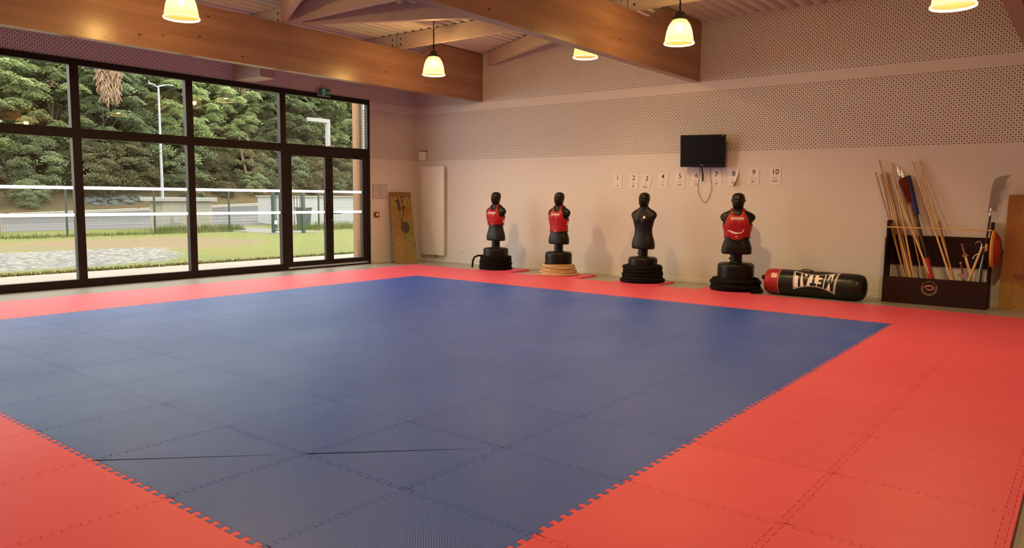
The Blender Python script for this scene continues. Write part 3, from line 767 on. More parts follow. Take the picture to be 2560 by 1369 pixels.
# ================================================================ WEAPON RACK
RX0, RX1, RY0, RY1 = 9.25, 10.90, 2.92, 3.40
t = thing('weapon_rack', ((RX0+RX1)/2, (RY0+RY1)/2, FZ), 'dark brown wooden weapon rack with a round emblem on its front board', 'weapon rack')
MB().bbox((RX0, RY0, FZ), (RX1, RY0+.022, .445), .003).build('front_board', M_RACK, t)
MB().bbox((RX0+.022, RY1-.022, .64), (RX1-.022, RY1, 1.19), .003).build('back_board', M_RACK, t)
for x in (RX0, RX1-.024):
    m = MB(); m.prism([(RY0+.023, FZ), (RY1, FZ), (RY1, 1.47), (RY0+.10, 1.47), (RY0+.10, 1.15), (RY0+.023, 1.15)], lambda u, v: Vector((x, u, v)), (.024, 0, 0)); m.build('side_board', M_RACK, t)
MB().bbox((RX0+.024, RY0+.023, .0), (RX1-.024, RY1-.004, .02), .003).build('bottom_board', M_RACK, t)
MB().cyl((RX0+.0, 3.00, 1.345), (RX1, 3.00, 1.335), .012, n=10).build('cross_rod', M_CANE, t, smooth=40)
def emblem():
    c = Vector((10.02, RY0-.001, .268)); R = .128; m = MB()
    P = lambda r, a, o=0: c+Vector((r*math.cos(a), -.0012-o, r*math.sin(a)))
    n = 64
    for k in range(n):
        if k % 8 == 6: continue
        a, b = 2*PI*k/n, 2*PI*(k+1)/n; m.quad(P(R, a), P(R, b), P(R-.006, b), P(R-.006, a))
    for k in range(30):                                         # ring of small lettering ticks
        a = 2*PI*k/30
        if math.sin(a) < .35: m.quad(P(R-.014, a), P(R-.014, a+.10), P(R-.032, a+.07), P(R-.032, a-.02))
    e = m.build('emblem_ring', mat('worn_pink_print', (.50, .36, .34), .6), t)
    m = MB(); sw = [(-.085, .010, .010), (-.06, .035, .014), (-.02, .048, .012), (.03, .052, .011), (.062, .032, .012), (.066, .0, .012), (.04, -.020, .011), (.0, -.022, .012), (-.035, -.014, .010), (-.055, -.022, .003)]
    for i in range(len(sw)-1):
        (u0, w0, h0), (u1, w1, h1) = sw[i], sw[i+1]; d = Vector((u1-u0, w1-w0)).normalized()
        q = lambda u, w, h, sg: c+Vector((u-sg*d.y*h, -.0018, w+sg*d.x*h))
        m.quad(q(u0, w0, h0, -1), q(u1, w1, h1, -1), q(u1, w1, h1, 1), q(u0, w0, h0, 1))
    m.build('emblem_dragon', mat('worn_red_print', (.55, .20, .17), .6), t)
emblem()

# ---- weapons standing in the rack
def lean(pt_, pb, yt=3.36, yb=3.08, zend=.024):
    """top end and the spot where it passes the front board, as read from the photo -> 3-D end points"""
    a = at(*pt_, 1, yt); b = at(*pb, 1, yb); d = b-a; k = (a.z-zend)/(-d.z); e = a+d*k
    e.y = min(max(e.y, RY0+.06), RY1-.06); return a, e
def staff(pt_, pb, r, m, label, yt=3.36, yb=3.08, r1=None):
    a, e = lean(pt_, pb, yt, yb)
    o = MB().cyl(e, a, r*1.3, r1 or r*1.02, n=10).build('staff', m, org=tuple(e), smooth=40)
    return tag(o, label, 'staff', 'staffs in the weapon rack')
staff((2189, 431), (2262, 690), .013, M_CANE2, 'thin brown cane whose top leans farthest left of the rack', 3.33, 3.06)
staff((2198, 399), (2272, 690), .011, M_CANE2, 'thin reddish cane, tallest of the left bundle')
staff((2213, 428), (2268, 690), .014, M_CANE, 'pale staff in the left bundle, third top from the left', 3.36, 3.14)
staff((2219, 432), (2279, 690), .014, M_CANE2, 'brownish staff close behind the third top from the left', 3.39, 3.16)
staff((2229, 408), (2284, 692), .015, M_CANE, 'tall pale staff rising left of the spear tips', 3.38, 3.10)
staff((2217, 462), (2276, 692), .012, M_CANE, 'shorter pale staff ending low in the left bundle', 3.30, 3.04)
staff((2238, 466), (2326, 692), .016, M_CANE, 'thick pale staff crossing in front of the red spear tassel', 3.28, 3.03)
staff((2258, 452), (2332, 692), .013, M_CANE2, 'brown staff just behind the one crossing the red tassel', 3.36, 3.12)
staff((2280, 403), (2376, 694), .015, M_CANE, 'tall pale staff standing right of the blue foam stick')
staff((2297, 398), (2384, 695), .015, M_CANE, 'tallest pale staff on the right, beside the empty middle of the wall', 3.37, 3.12)
staff((2348, 551), (2381, 695), .014, M_CANE2, 'short staff ending just above the cross rod', 3.30, 3.05)
staff((2203, 435), (2259, 690), .010, M_CANE2, 'thin dark cane at the back of the left bundle', 3.39, 3.18)
def spear(tip, base, label, tassel=False, dy=0):
    a, e = lean(tip, base, 3.37+dy, 3.12+dy); d = (a-e).normalized(); L = (a-e).length
    t = thing('spear', tuple(e), label, 'spear', 'spears in the weapon rack')
    MB().cyl(e, e+d*(L-.20), .012, .011, n=10).build('shaft', M_CANE2, t, smooth=40)
    u = d.cross(Vector((0, 1, 0))).normalized(); w = d.cross(u)
    m = MB(); q0 = e+d*(L-.20); prof = [(.0, .010), (.04, .012), (.07, .024), (.20, .001)]
    m.ringed([[q0+d*s+u*r, q0+d*s+w*r*.25, q0+d*s-u*r, q0+d*s-w*r*.25] for s, r in prof]); m.build('spear_head', M_STEEL, t)
    if tassel:
        m = MB(); rnd = random.Random(5)
        for k in range(150):
            a_ = rnd.uniform(0, 2*PI); r_ = rnd.uniform(.01, .085); l_ = rnd.uniform(.18, .50)
            o = q0+d*.02+(u*math.cos(a_)+w*math.sin(a_)*.45)*r_*.55; o2 = q0-d*(l_*.12)+(u*math.cos(a_)+w*math.sin(a_)*.45)*r_; o3 = q0-d*l_+(u*math.cos(a_)+w*math.sin(a_)*.45)*r_*.45
            m.tube([o, o2, o3], [.006, .008, .004], 4)
        m.build('tassel', mat('dark_red_tassel', (.17, .014, .010), .9, (.11, .010, .008), 20), t, smooth=80)
spear((2243, 413), (2306, 692), 'spear with the higher slim steel tip in the rack', False, .01)
spear((2252, 421), (2318, 692), 'spear hung with a dark red tassel, next to the blue foam stick', True, -.05)
a, e = lean((2270, 440), (2328, 694), 3.34, 3.06); d = (a-e).normalized(); L = (a-e).length
t = thing('padded_staff', tuple(e), 'black staff with a blue foam sleeve on top and a red one below', 'padded staff')
MB().cyl(e, a-d*.02, .020, n=12).build('shaft', mat('black_foam', (.03, .028, .025), .7), t, smooth=40)
zb = at(2293, 536, 1, 3.25); s_ = (Vector(zb)-e).dot(d); MB().cyl(e+d*s_, a, .046, n=16).build('foam_sleeve', mat('navy_foam', (.018, .020, .14), .7), t, smooth=40)
zb = at(2323, 643, 1, 3.1); s_ = (Vector(zb)-e).dot(d); o = MB().cyl(e+d*.0, e+d*s_, .042, n=16).build('foam_sleeve', mat('red_foam_sleeve', (.40, .02, .02), .7), t, smooth=40); tag(o, 'red foam sleeve at the lower end')
# straight wooden sword
def frame(pa, pb, y):
    a = at(*pa, 1, y); b = at(*pb, 1, y); d = (b-a).normalized(); u = d.cross(Vector((0, 1, 0))).normalized(); return a, b, d, u
a, b, d, u = frame((2405, 611), (2430, 700), 3.10)
t = thing('wooden_sword', tuple(b), 'wooden straight sword stuck point down in the rack, flared guard', 'sword')
L = (b-a).length; Y = Vector((0, 1, 0))
MB().lathe([(.001, -.018), (.016, -.012), (.018, 0), (.012, .012), (.012, .03), (.017, .07), (.017, .12), (.012, .16)], n=14, M=Matrix.Translation(a) @ d.to_track_quat('Z', 'Y').to_matrix().to_4x4()).build('grip', mat('red_wood', (.30, .13, .07), .45), t, smooth=60)
g = a+d*.18
m = MB(); m.prism([(-.055, .035), (-.03, .0), (-.012, -.03), (.012, -.03), (.03, 0), (.055, .035), (.02, .03), (-.02, .03)], lambda p, q: g+u*p+d*q-Y*.014, Y*.028); m.build('guard', mat('red_wood', (.3, .13, .07)), t)
m = MB(); m.prism([(-.020, .03), (.020, .03), (.019, L+.33), (0, L+.40), (-.019, L+.33)], lambda p, q: g+u*p+d*(q-.0)-Y*.006, Y*.012); m.build('blade', M_CANE, t)
# broadsword with a silver pommel
a, b, d, u = frame((2402, 657), (2409, 694), 3.12)
t = thing('broadsword', tuple(b), 'broadsword of which the silver pommel, red grip and curled guard show low in the rack', 'sword')
m = MB(); m.sphere(a, .026, 14, 10, (1, 1, .75)); m.build('pommel', M_STEEL, t, smooth=60)
MB().cyl(a+d*.01, a+d*.20, .016, .014, n=12).build('grip', mat('red_wrap', (.22, .03, .02), .6), t, smooth=40)
m = MB(); m.tube([a+d*.19+u*(.075*math.cos(k/10*PI))+d*(.05*math.sin(k/10*PI)) for k in range(11)], .012, 8); m.build('guard', mat('copper_guard', (.45, .16, .10), .4), t, smooth=60)
m = MB(); m.prism([(-.022, .20), (.022, .20), (.03, .42), (.0, .46), (-.02, .40)], lambda p, q: a+u*p+d*q-Y*.003, Y*.006); m.build('blade', M_STEEL, t)
# pair of hook swords and a bamboo sword on the right
for k, (pa, pb, lb, dy) in enumerate((((2444, 640), (2418, 705), 'silver hook sword whose curved hook bends left, in the right end of the rack', 0), ((2462, 622), (2440, 712), 'silver hook sword standing farthest right inside the rack', .08))):
    a, b, d, u = frame(pa, pb, 3.08+dy)
    t = thing('hook_sword', tuple(b), lb, 'sword', 'hook swords')
    L = (b-a).length; dn = -d
    hk = [a+d*L*1.6, a+d*L*.2, a-d*.12, a-d*.20+u*.0]
    c0 = a-d*.19
    side = 1 if u.x > 0 else -1
    arc = [c0 - d*(.06*math.sin(q)) - u*side*(-.05+.05*math.cos(q))*(-1) for q in [i/8*PI for i in range(9)]] if k == 0 else [c0 - d*(.05*math.sin(q)) + u*side*(.04-.04*math.cos(q)) for q in [i/8*PI for i in range(9)]]
    m = MB(); m.tube(hk[:3]+arc, .010, 6); m.build('hooked_blade', M_STEEL, t, smooth=60)
    m = MB(); m.tube([a+d*.02-u*side*.055+d*.05, a+d*.0-u*side*.045, a-d*.03-u*side*.02, a-d*.05], .010, 6); m.build('hand_guard', M_STEEL, t, smooth=60)
a, b, d, u = frame((2456, 617), (2422, 700), 3.02)
o = MB().cyl(a, b+d*.32, .017, .020, n=10).build('bamboo_sword', M_CANE, org=tuple(b), smooth=40); tag(o, 'bamboo practice sword leaning right in the rack before the hook swords', 'sword')
a, b, d, u = frame((2466, 612), (2462, 632), 3.0)
m = MB(); m.bbox((a.x-.022, 3.03, a.z-.12), (a.x+.022, 3.07, a.z+.02), .018); tag(m.build('wooden_grip', mat('yellow_wood', (.66, .42, .16), .4), org=(a.x, 3.05, a.z), smooth=60), 'short yellow wooden grip standing at the right end of the rack', 'weapon grip')

# long-handled blade at the right end of the rack
YG = 3.16
def G(px, py): return at(px, py, 1, YG)
q0, q1 = G(2476, 536), G(2452, 690); d = (q1-q0).normalized()
e = q0+d*((q0.z-.024)/-d.z)
t = thing('moon_blade_polearm', tuple(e), 'polearm with a broad silver blade rising at the right end of the rack', 'polearm')
MB().cyl(e, q0-d*.03, .017, n=12).build('shaft', M_DKWOOD, t, smooth=40)
MB().lathe([(.018, 0), (.022, .02), (.016, .05), (.022, .09), (.018, .13)], n=14, M=Matrix.Translation(q0+d*.02) @ (-d).to_track_quat('Z', 'Y').to_matrix().to_4x4()).build('collar', M_STEEL, t, smooth=60)
bl = [(2470, 528), (2473, 508), (2477, 482), (2481, 462), (2487, 449), (2497, 442), (2510, 439), (2527, 437), (2519, 447), (2515, 458), (2513, 471), (2506, 476), (2503, 484), (2499, 490), (2502, 498), (2503, 505), (2498, 508), (2494, 516), (2492, 529), (2482, 530)]
m = MB(); vs = [G(*p) for p in bl]; n = len(vs); b0 = len(m.v); m.v += [v-Vector((0, .003, 0)) for v in vs]+[v+Vector((0, .003, 0)) for v in vs]
m.f += [tuple(range(n)), tuple(range(2*n-1, n-1, -1))]+[(i, (i+1) % n, n+(i+1) % n, n+i) for i in range(n)]
m.build('blade', mat('polished_blade', (.30, .28, .29), .3, metal=.6), t)
m = MB(); m.box(G(2465, 529)-Vector((0, .02, .012)), G(2492, 529)+Vector((0, .02, .012))); m.build('blade_guard', M_STEEL, t)
m = MB()
for p in ((2504, 481), (2500, 487), (2497, 497), (2497, 504)): m.tube([G(*p)+Vector((.02*math.cos(k/10*2*PI), -.004, .014*math.sin(k/10*2*PI))) for k in range(10)], .005, 6, closed=True)
m.build('blade_rings', M_STEEL, t, smooth=60)

# round shield hung on the rack's outer side
c = Vector((RX1+.005, 3.07, 1.02)); R = .315
t = thing('round_shield', tuple(c), 'round red and yellow painted shield hung on the right side of the weapon rack', 'shield')
MX = Matrix.Translation(c) @ Matrix.Rotation(PI/2, 4, 'Y')
MB().lathe([(.001, .0), (R*.8, .0), (R, .0), (R+.012, .02), (R+.004, .035), (R-.03, .05)], n=48, M=MX).build('rim', mat('yellow_enamel', (.82, .42, .06), .4, (.70, .22, .03), 3), t, smooth=50)
MB().lathe([(R-.025, .046), (R*.72, .10), (R*.4, .125), (.001, .135)], n=48, M=MX).build('face', mat('red_enamel', (.36, .02, .015), .4, (.46, .03, .02), 6), t, smooth=50)
rnd = random.Random(2)
for k in range(9):
    m = MB(); a_ = rnd.uniform(0, 2*PI); r_ = rnd.uniform(.06, .24); m.sphere(MX @ Vector((r_*math.cos(a_), r_*math.sin(a_), .125-.2*r_)), rnd.uniform(.03, .06), 12, 8, (.8, 1, 1)); m.build('painted_boss', mat('brown_relief', (.22, .07, .02), .5, (.32, .05, .02), 10), t, smooth=60)

# plywood board on the right
m = MB(); x0, x1 = 11.045, 12.05
m.add([(x0, 3.20, FZ), (x1, 3.20, FZ), (x1+.03, 3.385, 1.95), (x0+.03, 3.385, 1.95), (x0, 3.22, FZ), (x1, 3.22, FZ), (x1+.03, 3.405, 1.95), (x0+.03, 3.405, 1.95)], [(0, 1, 2, 3), (7, 6, 5, 4), (0, 4, 5, 1), (1, 5, 6, 2), (2, 6, 7, 3), (3, 7, 4, 0)])
def ply():
    mm, N, L, P = nt('knotty_plywood'); P.inputs['Roughness'].default_value = .5
    v = coords(N, L, (2.2, 1, .5)); g = noi(N, L, v, 2.2, 6, .6)
    tc = nd(N, 'ShaderNodeTexCoord'); sx = nd(N, 'ShaderNodeSeparateXYZ'); L.new(tc.outputs['Object'], sx.inputs[0])
    col = mixc(N, L, ramp(N, L, g, .35, .65), (.38, .15, .035), (.29, .105, .025))
    low = mixc(N, L, ramp(N, L, g, .35, .65), (.42, .25, .055), (.32, .16, .035))
    z = mth(N, L, 'ADD', sx.outputs[2], mth(N, L, 'MULTIPLY', g, .3)); col = mixc(N, L, mth(N, L, 'LESS_THAN', z, .62), col, low)
    for cx, cz, rx, rz, c in ((11.33-11.045, .58, .10, .055, (.22, .075, .02)), (11.62-11.045, 1.38, .20, .24, (.26, .095, .03)), (11.30-11.045, .06, .012, .012, (.08, .04, .02))):
        dx = mth(N, L, 'DIVIDE', mth(N, L, 'SUBTRACT', sx.outputs[0], cx), rx); dz = mth(N, L, 'DIVIDE', mth(N, L, 'SUBTRACT', sx.outputs[2], cz), rz)
        d = mth(N, L, 'ADD', mth(N, L, 'MULTIPLY', dx, dx), mth(N, L, 'MULTIPLY', dz, dz)); col = mixc(N, L, mth(N, L, 'LESS_THAN', d, 1), col, c)
    L.new(col, P.inputs['Base Color']); return mm
o = m.build('plywood_board', ply(), org=(x0, 3.20, FZ)); tag(o, 'tall knotty plywood board leaning on the wall right of the weapon rack', 'wooden board')

# ================================================================ TELEVISION, NUMBER SHEETS
YT = 3.20
tl, tr, br, bl_ = at(1703, 340, 1, YT+.03), at(1815, 334, 1, YT+.03), at(1812, 417, 1, YT-.02), at(1702, 418, 1, YT-.02)
x0, x1 = (tl.x+bl_.x)/2, (tr.x+br.x)/2; z0, z1 = (bl_.z+br.z)/2, (tl.z+tr.z)/2
t = thing('television', ((x0+x1)/2, YT, (z0+z1)/2), 'black flat television hung on the back wall above the number sheets', 'television')
T = Matrix.Translation(((x0+x1)/2, YT, (z0+z1)/2)) @ Matrix.Rotation(math.radians(6), 4, 'X') @ Matrix.Rotation(math.radians(1.5), 4, 'Y')
w, h = (x1-x0)/2, (z1-z0)/2
bm = bmesh.new(); bmesh.ops.create_cube(bm, size=1, matrix=Matrix.Diagonal((2*w, .06, 2*h, 1))); bmesh.ops.bevel(bm, geom=bm.edges[:], offset=.008, segments=2, affect='EDGES')
MB().frombm(bm, T).build('case', mat('tv_case', (.004, .003, .003), .4, spec=.2), t, smooth=40)
MB().box((-w+.03, -.0315, -h+.075), (w-.03, -.0302, h-.03), T).build('screen', mat('tv_screen', (.003, .002, .002), .25, spec=.25), t)
MB().box((-.035, -.0318, -h+.04), (.035, -.0302, -h+.05), T).build('silver_mark', mat('dim_print', (.4, .38, .38), .5), t)
MB().box((w-.055, -.0312, h-.026), (w-.03, -.0302, h-.015), T).build('corner_sticker', M_PRINT, t)
m = MB(); m.box((-.12, .03, -.12), (.12, .05, .12), T); m.build('bracket', M_BLACK, t)
m = MB(); m.bbox(((x0+x1)/2-.10, YT+.05, (z0+z1)/2-.05), ((x0+x1)/2+.10, YB-.004, (z0+z1)/2+.05), .005); m.build('wall_arm', M_BLACK, t)
def W3(px, py, y=3.40): return at(px, py, 1, y)
def smooth_path(p, n=6):
    out = []
    for i in range(len(p)-1):
        p0, p1, p2, p3 = p[max(i-1, 0)], p[i], p[i+1], p[min(i+2, len(p)-1)]
        for k in range(n):
            s = k/n; out.append(.5*((2*p1)+(p2-p0)*s+(2*p0-5*p1+4*p2-p3)*s*s+(3*p1-p0-3*p2+p3)*s**3))
    return out+[p[-1]]
c = [W3(*p) for p in ((1750, 416), (1749, 428), (1747, 446), (1745, 470), (1748, 488), (1755, 500), (1761, 505), (1767, 502), (1774, 488), (1779, 466), (1776, 440), (1777, 416))]
o = MB().tube(smooth_path(c), .0055, 6).build('power_cable', mat('grey_cable', (.22, .15, .12), .6), org=tuple(c[6]), smooth=60); tag(o, 'long thin cable hanging in a loop below the television', 'cable')
c = [W3(*p, 3.36) for p in ((1753, 416), (1756, 425), (1758, 440), (1757.5, 451), (1756, 451), (1755.5, 440), (1755, 426), (1752, 417))]
o = MB().tube(smooth_path(c), .010, 6).build('bundled_cable', M_BLACK, org=tuple(c[3]), smooth=60); tag(o, 'short black bundled cable dangling below the middle of the television', 'cable')
NUM = [(1544, 453, '1', 'i', 'YI', 0, 0), (1584, 454, '2', 'eur', 'ER', -3, 0), (1615, 456, '3', 'san', 'SAN', -14, 0), (1657, 451, '4', 'seu', 'SI', -2, 0), (1700, 450, '5', 'wou', 'WU', 0, 0), (1741, 448, '6', 'liou', 'LIU', -1, 0), (1791, 446, '7', 'tchi', 'QI', 1, 0), (1834, 444, '8', 'pa', 'BA', 0, 1), (1884, 441, '9', 'tchiou', 'JIU', -1, 0), (1938, 440, '10', 'cheu', 'SHI', 0, 0)]
M_PAP2 = M_PAPER
for px, py, a, b, c_, rot, curl in NUM:
    c = at(px, py, 1, YB-.006); R = Matrix.Translation(c) @ Matrix.Rotation(math.radians(-rot), 4, 'Y')
    t = thing('number_sheet', tuple(c), 'white sheet numbered %s on the wall%s' % (a, {'3': ', hung askew', '8': ', its lower right corner curling off', '6': ', crossed by the hanging cable', '1': ', first from the left', '10': ', last on the right'}.get(a, '')), 'number sheet', 'numbered sheets under the television')
    hw, hh = .118, .172
    def sh(u, v, off=0.0):
        y = 0.0
        if curl: s = max(0, (u/hw+(-v/hh)*.6-.1)); y = -.055*s*s
        u2 = u - (.035*max(0, u/hw+(-v/hh)*.6-.1)**2 if curl else 0)
        return R @ Vector((u2, y-off, v))
    m = MB(); n = 10
    for off in (0, -.0012):
        m.ringed([[sh(-hw+2*hw*i/n, -hh+2*hh*j/n, -off) for i in range(n+1)] for j in range(n+1)], False, False, False)
    m.build('paper', M_PAPER, t, smooth=60)
    sl = [-.06, -.03, 0, .03, .06]
    text_mb(a, .155, lambda u, v: sh(u+.0, v+.085, .0025), off=.0012).build('numeral', M_INK, t)
    text_mb(b, .052, lambda u, v: sh(u, v-.035, .0025)).build('small_word', M_GREY_INK, t)
    text_mb(c_, .066, lambda u, v: sh(u, v-.108, .0025), off=.0012).build('word', mat('faded_ink', (.16, .10, .11), .7), t)
o = MB().bbox(W3(1762, 510, YB-.012)-Vector((.03, 0, .006)), W3(1762, 510, YB-.012)+Vector((.03, .012, .006)), .002).build('tape_strip', M_PAINT, org=tuple(W3(1762, 510))); tag(o, 'tiny strip of tape on the wall below the cable loop', 'tape')

# ================================================================ CORNER BY THE DOOR
m = MB(); xr0, xr1, zr0, zr1 = -3.17, -2.26, .15, 2.68
t = thing('radiator', ((xr0+xr1)/2, YB-.09, zr0), 'tall flat white radiator on the back wall near the corner', 'radiator')
MB().bbox((xr0, YB-.115, zr0), (xr1, YB-.07, zr1), .012).build('panel', M_WHITE, t, smooth=40)
MB().box((xr0+.06, YB-.07, zr0+.08), (xr1-.06, YB-.035, zr1-.08)).build('rear_panel', M_WHITE, t)
m = MB(); [m.box((x, YB-.036, z), (x+.05, YB-.004, z+.06)) for x in (xr0+.15, xr1-.2) for z in (.4, 2.3)]; m.build('wall_bracket', M_WHITE, t)
m = MB(); m.cyl((-2.78, YB-.06, zr0), (-2.78, YB-.06, .09), .014); m.cyl((-2.72, YB-.06, zr0), (-2.72, YB-.06, .09), .014); m.bbox((-2.82, YB-.08, .08), (-2.68, YB-.01, .125), .004); m.build('valve', M_STEEL, t, smooth=40)
c = at(1155, 629, 1, YB); t = thing('wall_socket', tuple(c), 'white socket low on the back wall right of the radiator', 'socket')
MB().bbox(c-Vector((.042, .012, .042)), c+Vector((.042, .001, .042)), .005).build('cover_plate', M_WHITE, t); MB().cyl(c-Vector((0, .0135, 0)), c-Vector((0, .011, 0)), .02, n=16).build('socket_hole', mat('socket_dark', (.2, .17, .15), .6), t)
c = at(1055, 390, 1, YB-.09); t = thing('siren_box', (c.x, YB, c.z), 'pale alarm box high in the corner above the radiator', 'alarm box')
MB().bbox((c.x-.11, YB-.13, c.z-.125), (c.x+.11, YB-.02, c.z+.125), .012).build('housing', M_WHITE, t); MB().box((c.x-.13, YB-.06, c.z+.125), (c.x+.12, YB+.001, c.z+.145)).build('bracket', M_BOLT, t)
m = MB(); m.sphere((c.x-.14, YB-.08, c.z-.05), .028); m.cyl((c.x-.14, YB-.08, c.z-.05), (c.x-.10, YB-.02, c.z-.05), .01); m.build('sensor_head', M_BOLT, t, smooth=60)
c = at(949, 478, 0, XW); t = thing('framed_notice', tuple(c), 'framed notice on the wall between the door and the corner', 'notice')
MB().bbox((XW-.001, c.y-.265, c.z-.20), (XW+.018, c.y+.265, c.z+.20), .005).build('frame', mat('mauve_frame', (.45, .38, .38), .5), t)
MB().box((XW+.0185, c.y-.24, c.z-.175), (XW+.0195, c.y+.24, c.z+.175)).build('sheet', mat('notice_sheet', (.56, .52, .53), .3, (.50, .46, .47), 14), t)
m = MB()
for k in range(9): m.box((XW+.0196, c.y-.10+.02*math.sin(k*2), c.z+.12-k*.03), (XW+.0201, c.y+.11+.03*math.sin(k*3.1), c.z+.128-k*.03))
m.build('printed_lines', M_GREY_INK, t)
c = at(940, 536, 0, XW); t = thing('fire_call_point', tuple(c), 'small red fire alarm call point beside the door', 'fire alarm')
MB().bbox((XW-.001, c.y-.085, c.z-.07), (XW+.05, c.y+.085, c.z+.07), .006).build('housing', mat('call_point_red', (.17, .014, .012), .4), t); MB().box((XW+.0501, c.y-.035, c.z-.03), (XW+.052, c.y+.055, c.z+.035)).build('glass_plate', M_WHITE, t)
c = at(809, 231, 0, XW+.03); t = thing('exit_sign', (XW, c.y, c.z), 'green emergency exit sign above the glass door', 'exit sign')
MB().bbox((XW-.001, c.y-.19, c.z-.105), (XW+.055, c.y+.19, c.z+.105), .006).build('housing', mat('sign_grey', (.42, .40, .37), .5), t)
MB().box((XW+.0555, c.y-.175, c.z-.085), (XW+.057, c.y+.175, c.z+.09)).build('panel', mat('sign_green', (.012, .085, .045), .35, emit=(.02, .16, .08, .12)), t)
m = MB(); X = XW+.0585; q = lambda a, b: (X, c.y+a, c.z+b)
m.add([q(-.055, -.07), q(.03, -.07), q(.03, .075), q(-.055, .075)], [(0, 1, 2, 3)]); 
m.build('doorway_symbol', mat('sign_pale', (.30, .42, .34), .5, emit=(.3, .5, .4, .25)), t)
m = MB(); X = XW+.0595
m.add([q(-.02, .045), q(.0, .045), q(.0, .062), q(-.02, .062)], [(0, 1, 2, 3)]); m.add([q(-.035, .035), q(.012, .035), q(.0, -.01), q(-.02, -.01)], [(0, 1, 2, 3)]); m.add([q(-.02, -.01), q(-.002, -.01), q(.022, -.062), q(.008, -.062)], [(0, 1, 2, 3)]); m.add([q(-.02, -.01), q(-.005, -.01), q(-.03, -.062), q(-.045, -.055)], [(0, 1, 2, 3)])
m.build('running_figure', mat('sign_green', (.012, .085, .045)), t)
m = MB(); m.add([q(.07, -.012), q(.12, -.012), q(.12, -.035), q(.155, .0), q(.12, .035), q(.12, .012), q(.07, .012)], [(0, 1, 2, 3, 4, 5, 6)]); m.build('arrow', mat('sign_pale', (.3, .42, .34)), t)

# painted calligraphy board leaning into the corner
b0 = at(989, 659, 2, FZ); b1 = at(1043, 657, 2, FZ)
tlp = at(972.5, 480, 0, XW+.03)
ux = (b1-b0); wB = ux.length; ux.normalize(); up0 = tlp-b0; nrm = ux.cross(up0).normalized(); uz = nrm.cross(ux).normalized()
if uz.z < 0: uz = -uz
HB = up0.dot(uz); shx = up0.dot(ux)
if nrm.dot(Vector(CAM)-b0) < 0: nrm = -nrm
tilt = math.atan2(shx, HB); ux2 = ux; 
def BP(u, v, off=0.0): return b0 + ux*(u*wB + shx*v) + uz*(HB*v) + nrm*off
t = thing('calligraphy_board', tuple(b0), 'painted board with black brush calligraphy leaning in the corner by the radiator', 'painted board')
m = MB(); m.add([BP(0, 0, 0), BP(1, 0, 0), BP(1, 1, 0), BP(0, 1, 0), BP(0, 0, .014), BP(1, 0, .014), BP(1, 1, .014), BP(0, 1, .014)], [(0, 3, 2, 1), (4, 5, 6, 7), (0, 1, 5, 4), (1, 2, 6, 5), (2, 3, 7, 6), (3, 0, 4, 7)])
m.build('panel', mat('ochre_paint', (.27, .155, .028), .45, (.23, .125, .022), 3), t)
def patch(name, poly, m_, off=.0155): 
    mb = MB(); mb.add([BP(u, v, off) for u, v in poly], [tuple(range(len(poly)))]); return mb.build(name, m_, t)
patch('top_band', [(0, .93), (1, .93), (1, 1), (0, 1)], mat('brown_paint', (.22, .105, .02), .45))
patch('yellow_band', [(0.01, .785), (.99, .785), (.99, .928), (.01, .928)], mat('yellow_paint', (.30, .20, .035), .45))
arc = [(1, .60), (.97, .60)] + [(.985-.62*math.sin(k/14*PI*.5)**.8*(1), .60-.04*k/14*13*.35) for k in range(2, 10)]
patch('green_field', [(.99, .60), (.80, .60), (.62, .55), (.47, .48), (.43, .40), (.47, .28), (.60, .16), (.78, .06), (.99, .03)], mat('olive_paint', (.20, .165, .035), .45))
ink = mat('brush_ink', (.045, .02, .025), .5)
def stroke(mb, pts, off=.0172):
    for i in range(len(pts)-1):
        (u0, v0, h0), (u1, v1, h1) = pts[i], pts[i+1]; d = Vector(((u1-u0)*wB, (v1-v0)*HB)); d.normalize() if d.length else None; k = Vector((-d.y/wB, d.x/HB))
        mb.quad(BP(u0-k.x*h0, v0-k.y*h0, off), BP(u1-k.x*h1, v1-k.y*h1, off), BP(u1+k.x*h1, v1+k.y*h1, off), BP(u0+k.x*h0, v0+k.y*h0, off))
    for u, v, h in pts:
        mb.add([BP(u+h/wB*math.cos(a), v+h/HB*math.sin(a), off) for a in [j*PI/4 for j in range(8)]], [tuple(range(8))])
mb = MB()
for s in ([(.22, .86, .008), (.30, .88, .016), (.40, .90, .012)], [(.38, .925, .008), (.36, .88, .018), (.33, .83, .012)], [(.26, .855, .010), (.38, .87, .016), (.45, .875, .008)], [(.38, .85, .012), (.36, .79, .020), (.37, .74, .016)], [(.42, .85, .014), (.43, .78, .020), (.41, .73, .010)],
          [(.50, .935, .010), (.54, .91, .016), (.60, .925, .010)], [(.65, .93, .014)], [(.52, .885, .010), (.58, .89, .016), (.54, .86, .012)], [(.54, .85, .010), (.58, .84, .014), (.54, .81, .012)], [(.53, .79, .010), (.58, .795, .014), (.66, .80, .012), (.66, .78, .016), (.54, .77, .016), (.60, .75, .010)],
          [(.60, .79, .012), (.58, .73, .014), (.52, .64, .010), (.47, .585, .012), (.44, .555, .006)], [(.41, .63, .006), (.43, .60, .014), (.44, .56, .004)]): stroke(mb, s)
mb.build('large_character', ink, t)
rnd = random.Random(9); M_FINK = mat('faded_brush_ink', (.15, .07, .03), .5)
